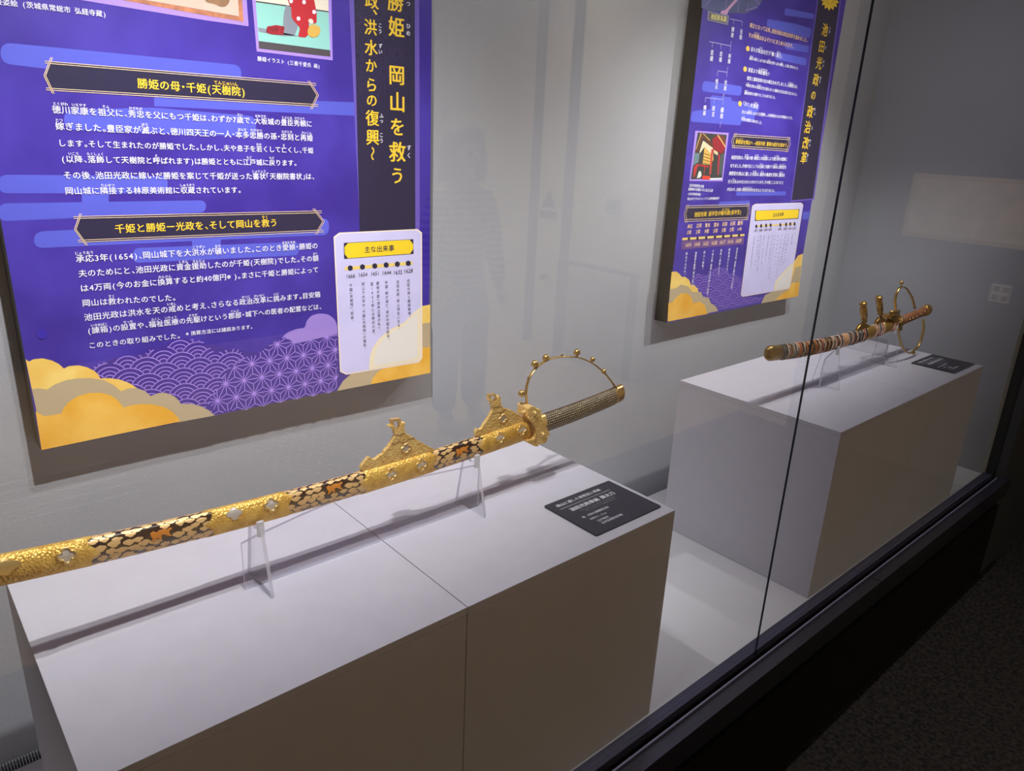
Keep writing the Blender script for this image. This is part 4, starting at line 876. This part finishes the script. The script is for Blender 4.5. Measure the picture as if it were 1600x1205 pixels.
# ------------------------------------------------------------ small bead-wrapped sword
Y2 = 0.195; A2, B2 = 0.0168, 0.0112
t2 = empty('ornate_sword', (1.05, Y2, H), 'smaller brass court sword with bead-wrapped scabbard on the right plinth', 'sword')
P2 = [(1196, 553), (1210, 552), (1250, 544.5), (1300, 536.5), (1340, 527), (1380, 511.5), (1410, 500), (1447, 485.5)]
Q = [aty(a, c, Y2) for a, c in P2]; c2 = np.polyfit([q_[0] for q_ in Q], [q_[2] for q_ in Q], 3); z2f = lambda x: float(np.polyval(c2, x))
X2 = lambda px: aty(px, float(np.interp(px, [p[0] for p in P2], [p[1] for p in P2])), Y2)[0]
kw = dict(za=z2f, a=A2, b=B2, y=Y2)
sleeve('scabbard', X2(1200), X2(1406), mat('scabbard_tan', rgb(196, 156, 112), .5, .3, var=.3, vscale=60), t2, **kw)
sleeve('tip_cap', X2(1197), X2(1216), BRONZE, t2, off=.0028, bump=lambda t: -.010 * max(0, .35 - t) / .35 * max(0, .35 - t) / .35, **kw)
for a, c in ((1350, 1362), (1377.5, 1388.5)): sleeve('brass_sleeve', X2(a), X2(c), mat('sleeve_brass', rgb(190, 152, 76), .4, .7, bump=.2, bscale=300), t2, off=.0022, bump=lambda t: .0008 * math.sin(PI * t), **kw)
BEADC = [mat('bead_black', rgb(30, 34, 38), .25, spec=.8), mat('bead_white', rgb(226, 206, 190), .3), mat('bead_coral', rgb(206, 122, 92), .35), mat('bead_amber', rgb(180, 132, 62), .35, .3), mat('bead_slate', rgb(92, 100, 108), .3)]
def wrap(x, mi, r, tilt, beads=False):
    b = MB(); n = 30
    if beads:
        for k in range(n):
            th = 2 * PI * k / n; p = sf(x + tilt * math.cos(th) + .0018 * math.sin(5 * th), th, r * .9 + .0008 * math.sin(3 * th), z2f, A2, B2, Y2); b.ball(p, r * 1.15, n=6)
    else:
        pts = [sf(x + tilt * math.cos(th) + .0010 * math.sin(5 * th), th, r * .9 + .0009 * math.sin(7 * th), z2f, A2, B2, Y2) for th in [2 * PI * k / 40 for k in range(41)]]
        b.tube(pts, r, 6, cap=False)
    return b.build('beaded_wrap' if beads else 'cord_wrap', BEADC[mi], t2, smooth=True)
rr = random.Random(4)
def wraps(pa, pb, n, cols):
    for i in range(n):
        x = X2(pa + (pb - pa) * (i + .5) / n); mi = cols[i % len(cols)]; wrap(x, mi, rr.uniform(.0013, .0020), rr.uniform(-.004, .004), beads=(i % 3 != 1))
wraps(1217, 1224, 4, [0, 4, 0]); wraps(1225, 1243, 12, [1, 0, 2, 0, 3, 0, 1, 4, 0]); wraps(1244, 1266, 12, [2, 3, 0, 1, 0, 3, 2, 0, 1]); wraps(1267, 1298, 17, [3, 2, 0, 3, 1, 0, 2, 0, 1, 3, 0])
wraps(1299, 1312, 8, [1, 2, 0, 0, 1, 2, 4]); wraps(1320, 1349, 18, [1, 4, 0, 1, 2, 4, 0, 2, 1, 4, 0]); wraps(1363, 1376.5, 7, [1, 2, 1, 4, 1, 2, 1]); wraps(1389, 1400, 5, [2, 1, 2, 1, 4])
sleeve('leather_wrap', X2(1312), X2(1320), mat('wrap_leather', rgb(200, 150, 108), .5, bump=.6, bscale=300), t2, off=.0025, **kw)
BR2 = mat('post_brass', rgb(184, 144, 74), .32, .8)
for base, top, prof in [((1351, 505), (1348.3, 472.5), [(0, .004), (.08, .006), (.13, .0035), (.2, .0062), (.24, .0045), (.3, .0068), (.6, .0072), (.75, .0066), (.84, .0045), (.88, .0072), (.95, .0072), (1, .003)]),
                        ((1376.5, 496), (1373, 463.5), [(0, .0045), (.12, .0035), (.18, .0062), (.25, .004), (.32, .0066), (.38, .0045), (.44, .007), (.5, .0048), (.56, .0068), (.8, .0062), (.86, .0042), (.9, .0070), (.96, .0070), (1, .003)])]:
    a = aty(*base, Y2); c = aty(*top, Y2); L = np.linalg.norm(c - a); b = MB(); b.lathe(a, c - a, [(h * L, max(.0012, .0062 + (r_ - .0052) * 2.0)) for h, r_ in prof], 14); b.build('toggle_post', BR2, t2, smooth=True)
for l in ([(1340, 519), (1341, 513), (1345, 508), (1350, 505), (1356, 507), (1364, 512), (1364, 517)], [(1369, 508), (1371, 502), (1375, 497), (1380, 496), (1386, 500), (1390, 504), (1390, 508)]):
    b = MB(); b.prism([tuple(aty(a, c, Y2 - .004)) for a, c in l], (0, .008, 0)); b.build('saddle_plate', BR2, t2, bevel=.001)
b = MB(); b.prism([tuple(aty(a, c, Y2 - .013)) for a, c in [(1394, 493), (1405, 491), (1410, 497), (1414, 505), (1410, 511), (1411, 516), (1406, 518), (1402, 515), (1403, 508), (1398, 503), (1392, 499)]], (0, .026, 0)); g2 = b.build('guard', BR2, t2, bevel=.0015)
for (a, c), (d_, e_) in [((1391.5, 488), (1405, 486.5)), ((1391.5, 492.5), (1404.5, 491))]:
    b = MB(); b.tube([aty(a, c, Y2 - .012), aty(d_, e_, Y2 - .012)], .0042, 12); b.build('guard_bar', BR2, g2, smooth=True)
p = aty(1407, 501, Y2 - .014)
for k in range(5):
    b = MB(); b.ball(p + np.array((.005 * math.cos(2 * PI * k / 5), -.002, .005 * math.sin(2 * PI * k / 5))), .0035, n=8); b.build('flower_petal', GOLDP, g2, smooth=True)
b = MB(); b.ball(p + np.array((0, -.004, 0)), .003, n=8); b.build('flower_centre', GOLDP, g2, smooth=True)
sleeve('grip', X2(1410), X2(1449), mat('grip_leather', rgb(150, 96, 62), .5, bump=.9, bscale=260, var=.25, vscale=80), t2, za=z2f, a=.0148, b=.011, y=Y2)
for u in (1416, 1421, 1427, 1433, 1439, 1443):
    x = X2(u); b = MB(); b.ball(sf(x, 1.15 + .5 * math.sin(u), .0005, z2f, .0148, .011, Y2), .0026, n=8); b.build('grip_stud', GOLDP, t2, smooth=True)
sleeve('pommel_ring', X2(1444), X2(1449.5), BR2, t2, off=.003, za=z2f, a=.0148, b=.011, y=Y2, bump=lambda t: .001 * math.sin(PI * t))
def spline(pts, Y):
    B = [aty(a, c, Y) for a, c in pts]; o = []
    for i in range(len(B) - 1):
        p0 = B[max(i - 1, 0)]; p1 = B[i]; p2 = B[i + 1]; p3 = B[min(i + 2, len(B) - 1)]
        for t in (0, .25, .5, .75): o.append(.5 * ((2 * p1) + (-p0 + p2) * t + (2 * p0 - 5 * p1 + 4 * p2 - p3) * t * t + (-p0 + 3 * p1 - 3 * p2 + p3) * t ** 3))
    return o + [B[-1]]
for pts, balls in [([(1400, 487), (1398.5, 475), (1399.5, 464), (1403, 454), (1408.5, 448.5), (1415, 450), (1421, 458), (1426, 469), (1429, 482)], [(1408.5, 441.5, .0062), (1425.5, 463.5, .004)]),
                   ([(1403, 514), (1405, 527), (1409, 540), (1414, 548), (1421, 552), (1428, 548), (1435, 540), (1440, 528), (1443, 513), (1442.5, 499)], [(1427.5, 551, .0060)])]:
    b = MB(); Yh = Y2 if len(balls) == 2 else Y2 - .022; b.tube(spline(pts, Yh), .0022, 8, ry=.0042); hp = b.build('hoop_guard', BOWM, t2, smooth=True)
    for a, c, r_ in balls: b = MB(); b.ball(aty(a, c, Yh), r_); b.build('brass_ball', BOWM, hp, smooth=True)
    if len(balls) == 2: b = MB(); b.tube([aty(1408.5, 441.5, Y2), aty(1408.5, 449, Y2)], .0015, 6); b.build('pin', BOWM, hp)
stand([0.925, 1.292], Y2, .0160, [.5665, .5735], [(.894, .5100), (.900, .5330), (.940, .5470), (1.04, .5560), (1.10, .5570), (1.20, .5480), (1.292, .5300), (1.300, .5250)], .894, 1.300, 'clear acrylic stand under the small bead-wrapped sword')

# ------------------------------------------------------------ caption plates
CAPM = mat('caption_black', rgb(52, 50, 58), .5); CAPT = mat('caption_white', rgb(226, 224, 232), .5)
def caption(x0, label, l1, l2):
    r = empty('caption_plate', (x0 + .085, .088, H), label, 'caption')
    b = MB(); w_, d_, rr_ = .170, .126, .003; y0 = .0215
    pts = []
    for cx, cy, a0 in ((w_ - rr_, rr_, -90), (w_ - rr_, d_ - rr_, 0), (rr_, d_ - rr_, 90), (rr_, rr_, 180)):
        for k in range(4): a = math.radians(a0 + 30 * k); pts.append((x0 + cx + rr_ * math.cos(a), y0 + cy + rr_ * math.sin(a), H + .0003))
    b.prism(pts, (0, 0, .0028)); b.build('plate', CAPM, r)
    z = H + .0034; t = MB(); P = lambda u, v: (x0 + u, y0 + v, z)
    line(t, l1, P(.016, .110), P(.128, .110), (0, 1, 0), .02)
    b_line(t, np.array(P(.013, .0985)), np.array(P(.142, .0985)), .0008, (0, 0, 1))
    line(t, l2, P(.026, .086), P(.140, .086), (0, 1, 0), .03)
    line(t, 'Kazari Tachi dedicated by Ikeda Mitsumasa', P(.040, .075), P(.128, .075), (0, 1, 0), .0, scale=.8)
    line(t, 'Dedicated to Toshogu Shrine', P(.047, .069), P(.126, .069), (0, 1, 0), .0, scale=.62)
    line(t, '銘', P(.024, .055), P(.0305, .055), (0, 1, 0), .02)
    line(t, '大和大掾藤原正則', P(.036, .055), P(.090, .055), (0, 1, 0), .02)
    line(t, '全長九二.八cm', P(.030, .043), P(.070, .043), (0, 1, 0), .02)
    line(t, '江戸時代', P(.036, .031), P(.064, .031), (0, 1, 0), .02)
    line(t, '玉井宮東照宮所蔵', P(.036, .022), P(.089, .022), (0, 1, 0), .02)
    t.build('caption_text', CAPT, r)
caption(-.183, 'black caption plate at the right end of the left plinth', '岡山に遷した東照宮に奉納', '池田光政奉納 飾太刀')
caption(1.383, 'black caption plate at the right end of the right plinth', '東照宮に奉納された太刀', '池田綱政奉納 飾太刀')

# ------------------------------------------------------------ visitor standing in the hall, seen only mirrored in the glass
def skin(name, chains, m, parent, sub=2, at=(0, 0, 0)):
    """chains of (x, y, z, r); points with equal position are shared; first point is the root"""
    V_, R_, E_ = [], [], []
    def idx(p):
        for i, q_ in enumerate(V_):
            if abs(q_[0] - p[0]) + abs(q_[1] - p[1]) + abs(q_[2] - p[2]) < 1e-5: return i
        V_.append(p[:3]); R_.append(p[3]); return len(V_) - 1
    for c in chains:
        ii = [idx(p) for p in c]; E_ += list(zip(ii[:-1], ii[1:]))
    me = bpy.data.meshes.new(name); me.from_pydata([(a + at[0], b_ + at[1], c + at[2]) for a, b_, c in V_], E_, []); o = bpy.data.objects.new(name, me); COL.objects.link(o)
    o.modifiers.new('skin', 'SKIN'); sv = me.skin_vertices[0].data
    for i, r_ in enumerate(R_): sv[i].radius = (r_, r_) if not isinstance(r_, tuple) else r_
    sv[0].use_root = True
    sd = o.modifiers.new('sub', 'SUBSURF'); sd.levels = sub; sd.render_levels = sub
    dg = bpy.context.evaluated_depsgraph_get(); dg.update(); m2 = bpy.data.meshes.new_from_object(o.evaluated_get(dg)); o.modifiers.clear(); o.data = m2
    m2.polygons.foreach_set('use_smooth', [True] * len(m2.polygons)); m2.materials.clear(); m2.materials.append(m)
    o.parent = parent
    if parent.type != 'MESH': o.matrix_parent_inverse = Matrix.Translation(-parent.location)
    return o
PX_, PY_ = 1.24, -2.32
pr_ = empty('person', (PX_, PY_, ZF), 'visitor with dark bobbed hair and striped top, mirrored faintly in the glass between both panels', 'person')
SKIN = mat('skin', rgb(196, 152, 128), .6); HAIR = mat('dark_hair', rgb(30, 24, 24), .45); TROU = mat('dark_trousers', rgb(34, 36, 46), .9)
STR = mat('striped_jersey', rgb(150, 147, 142), .9)
nt = STR.node_tree; wv = nt.nodes.new('ShaderNodeTexWave'); wv.bands_direction = 'Z'; wv.inputs['Scale'].default_value = 9.5; wv.inputs['Distortion'].default_value = .3
tcn = nt.nodes.new('ShaderNodeTexCoord'); rp = nt.nodes.new('ShaderNodeValToRGB'); rp.color_ramp.interpolation = 'CONSTANT'
rp.color_ramp.elements[0].color = rgb(40, 42, 60); rp.color_ramp.elements[1].position = .5; rp.color_ramp.elements[1].color = rgb(140, 137, 134)
nt.links.new(tcn.outputs['Object'], wv.inputs['Vector']); nt.links.new(wv.outputs['Fac'], rp.inputs['Fac']); nt.links.new(rp.outputs['Color'], nt.nodes['Principled BSDF'].inputs['Base Color'])
O = (PX_, PY_, ZF)
body = skin('body', [[(0, 0, .80, .10), (0, 0, .95, .085), (0, .005, 1.10, .10), (0, 0, 1.20, .075), (0, .005, 1.27, .042), (0, .02, 1.34, .05), (0, .03, 1.40, .078), (0, .03, 1.46, .055)],
                     [(0, 0, 1.20, .075), (.13, -.005, 1.195, .048), (.175, -.01, 1.08, .040), (.195, 0, .93, .033), (.20, .05, .78, .026), (.20, .08, .72, .026)],
                     [(0, 0, 1.20, .075), (-.13, -.005, 1.195, .048), (-.175, -.01, 1.08, .040), (-.195, 0, .93, .033), (-.20, .05, .78, .026), (-.20, .08, .72, .026)],
                     [(0, 0, .80, .10), (.085, 0, .72, .078), (.09, .01, .42, .052), (.095, 0, .10, .036), (.10, .08, .035, .032)],
                     [(0, 0, .80, .10), (-.085, 0, .72, .078), (-.09, .01, .42, .052), (-.095, 0, .10, .036), (-.10, .08, .035, .032)]], SKIN, pr_, at=O)
for sx in (-1, 1):
    for k, (dx, L) in enumerate([(-.022, .055), (-.008, .066), (.007, .062), (.021, .050)]):
        x = sx * .20 + dx; skin('finger', [[(x * 1., .082, .715, .0085), (x, .094, .715 - L * .5, .008), (x, .090, .715 - L, .007)]], SKIN, body, 1, O)
    skin('thumb', [[(sx * .178, .085, .735, .010), (sx * .165, .10, .705, .009), (sx * .168, .105, .680, .008)]], SKIN, body, 1, O)
skin('striped_top', [[(0, 0, .70, (.145, .11)), (0, 0, .85, (.135, .105)), (0, .002, 1.0, (.135, .105)), (0, .002, 1.12, (.14, .105)), (0, 0, 1.215, (.085, .075)), (0, .004, 1.245, (.055, .055))],
                     [(0, .002, 1.12, (.14, .105)), (.135, -.005, 1.175, .068), (.185, -.01, 1.07, .060), (.205, 0, .93, .052), (.207, .045, .80, .042), (.205, .06, .765, .040)],
                     [(0, .002, 1.12, (.14, .105)), (-.135, -.005, 1.175, .068), (-.185, -.01, 1.07, .060), (-.205, 0, .93, .052), (-.207, .045, .80, .042), (-.205, .06, .765, .040)]], STR, body, at=O)
skin('trousers', [[(0, 0, .80, (.135, .105)), (0, 0, .72, (.13, .105))], [(0, 0, .72, (.13, .105)), (.085, 0, .62, .092), (.092, .008, .40, .075), (.097, 0, .09, .068)],
                  [(0, 0, .72, (.13, .105)), (-.085, 0, .62, .092), (-.092, .008, .40, .075), (-.097, 0, .09, .068)]], TROU, body, at=O)
for sx in (-1, 1): skin('shoe', [[(sx * .10, -.03, .042, .040), (sx * .102, .05, .042, .042), (sx * .106, .14, .034, .032)]], mat('shoe_white', rgb(196, 192, 186), .6), body, at=O)
hb = MB(); n = 28; rings = []
for z, rx, ry, yo in [(1.262, .118, .085, -.015), (1.268, .124, .10, -.01), (1.33, .122, .108, -.002), (1.40, .112, .108, .0), (1.46, .10, .10, .004), (1.505, .078, .08, .005), (1.52, .03, .03, .005)]:
    for k in range(n):
        q_ = 2 * PI * k / n; front = math.sin(q_) > .45 and z < 1.41
        rings.append((O[0] + rx * math.cos(q_), O[1] + yo + (ry * math.sin(q_) if not front else ry * .30), O[2] + z))
hb.add(rings, [(i * n + k, i * n + (k + 1) % n, (i + 1) * n + (k + 1) % n, (i + 1) * n + k) for i in range(6) for k in range(n)] + [tuple(range(6 * n, 7 * n)), tuple(reversed(range(n)))])
hb.build('hair', HAIR, body, smooth=True)
b = MB(); b.lathe((O[0], O[1] + .098, O[2] + 1.375), (0, .9, -.5), [(0, .012), (.014, .010), (.02, .003)], 10); b.build('nose', SKIN, body, smooth=True)
for sx in (-1, 1): b = MB(); b.ball((O[0] + sx * .032, O[1] + .095, O[2] + 1.395), .011); b.build('eye', mat('eye_dark', rgb(40, 30, 28), .2), body, smooth=True)
b = MB(); b.tube([(O[0] + x, O[1] + .100 - abs(x) * .3, O[2] + 1.335) for x in (-.022, -.01, 0, .01, .022)], [.002, .0045, .005, .0045, .002], 8); b.build('mouth', mat('lips', rgb(150, 80, 76), .5), body, smooth=True)
COL.objects.unlink(_to); bpy.data.objects.remove(_to)
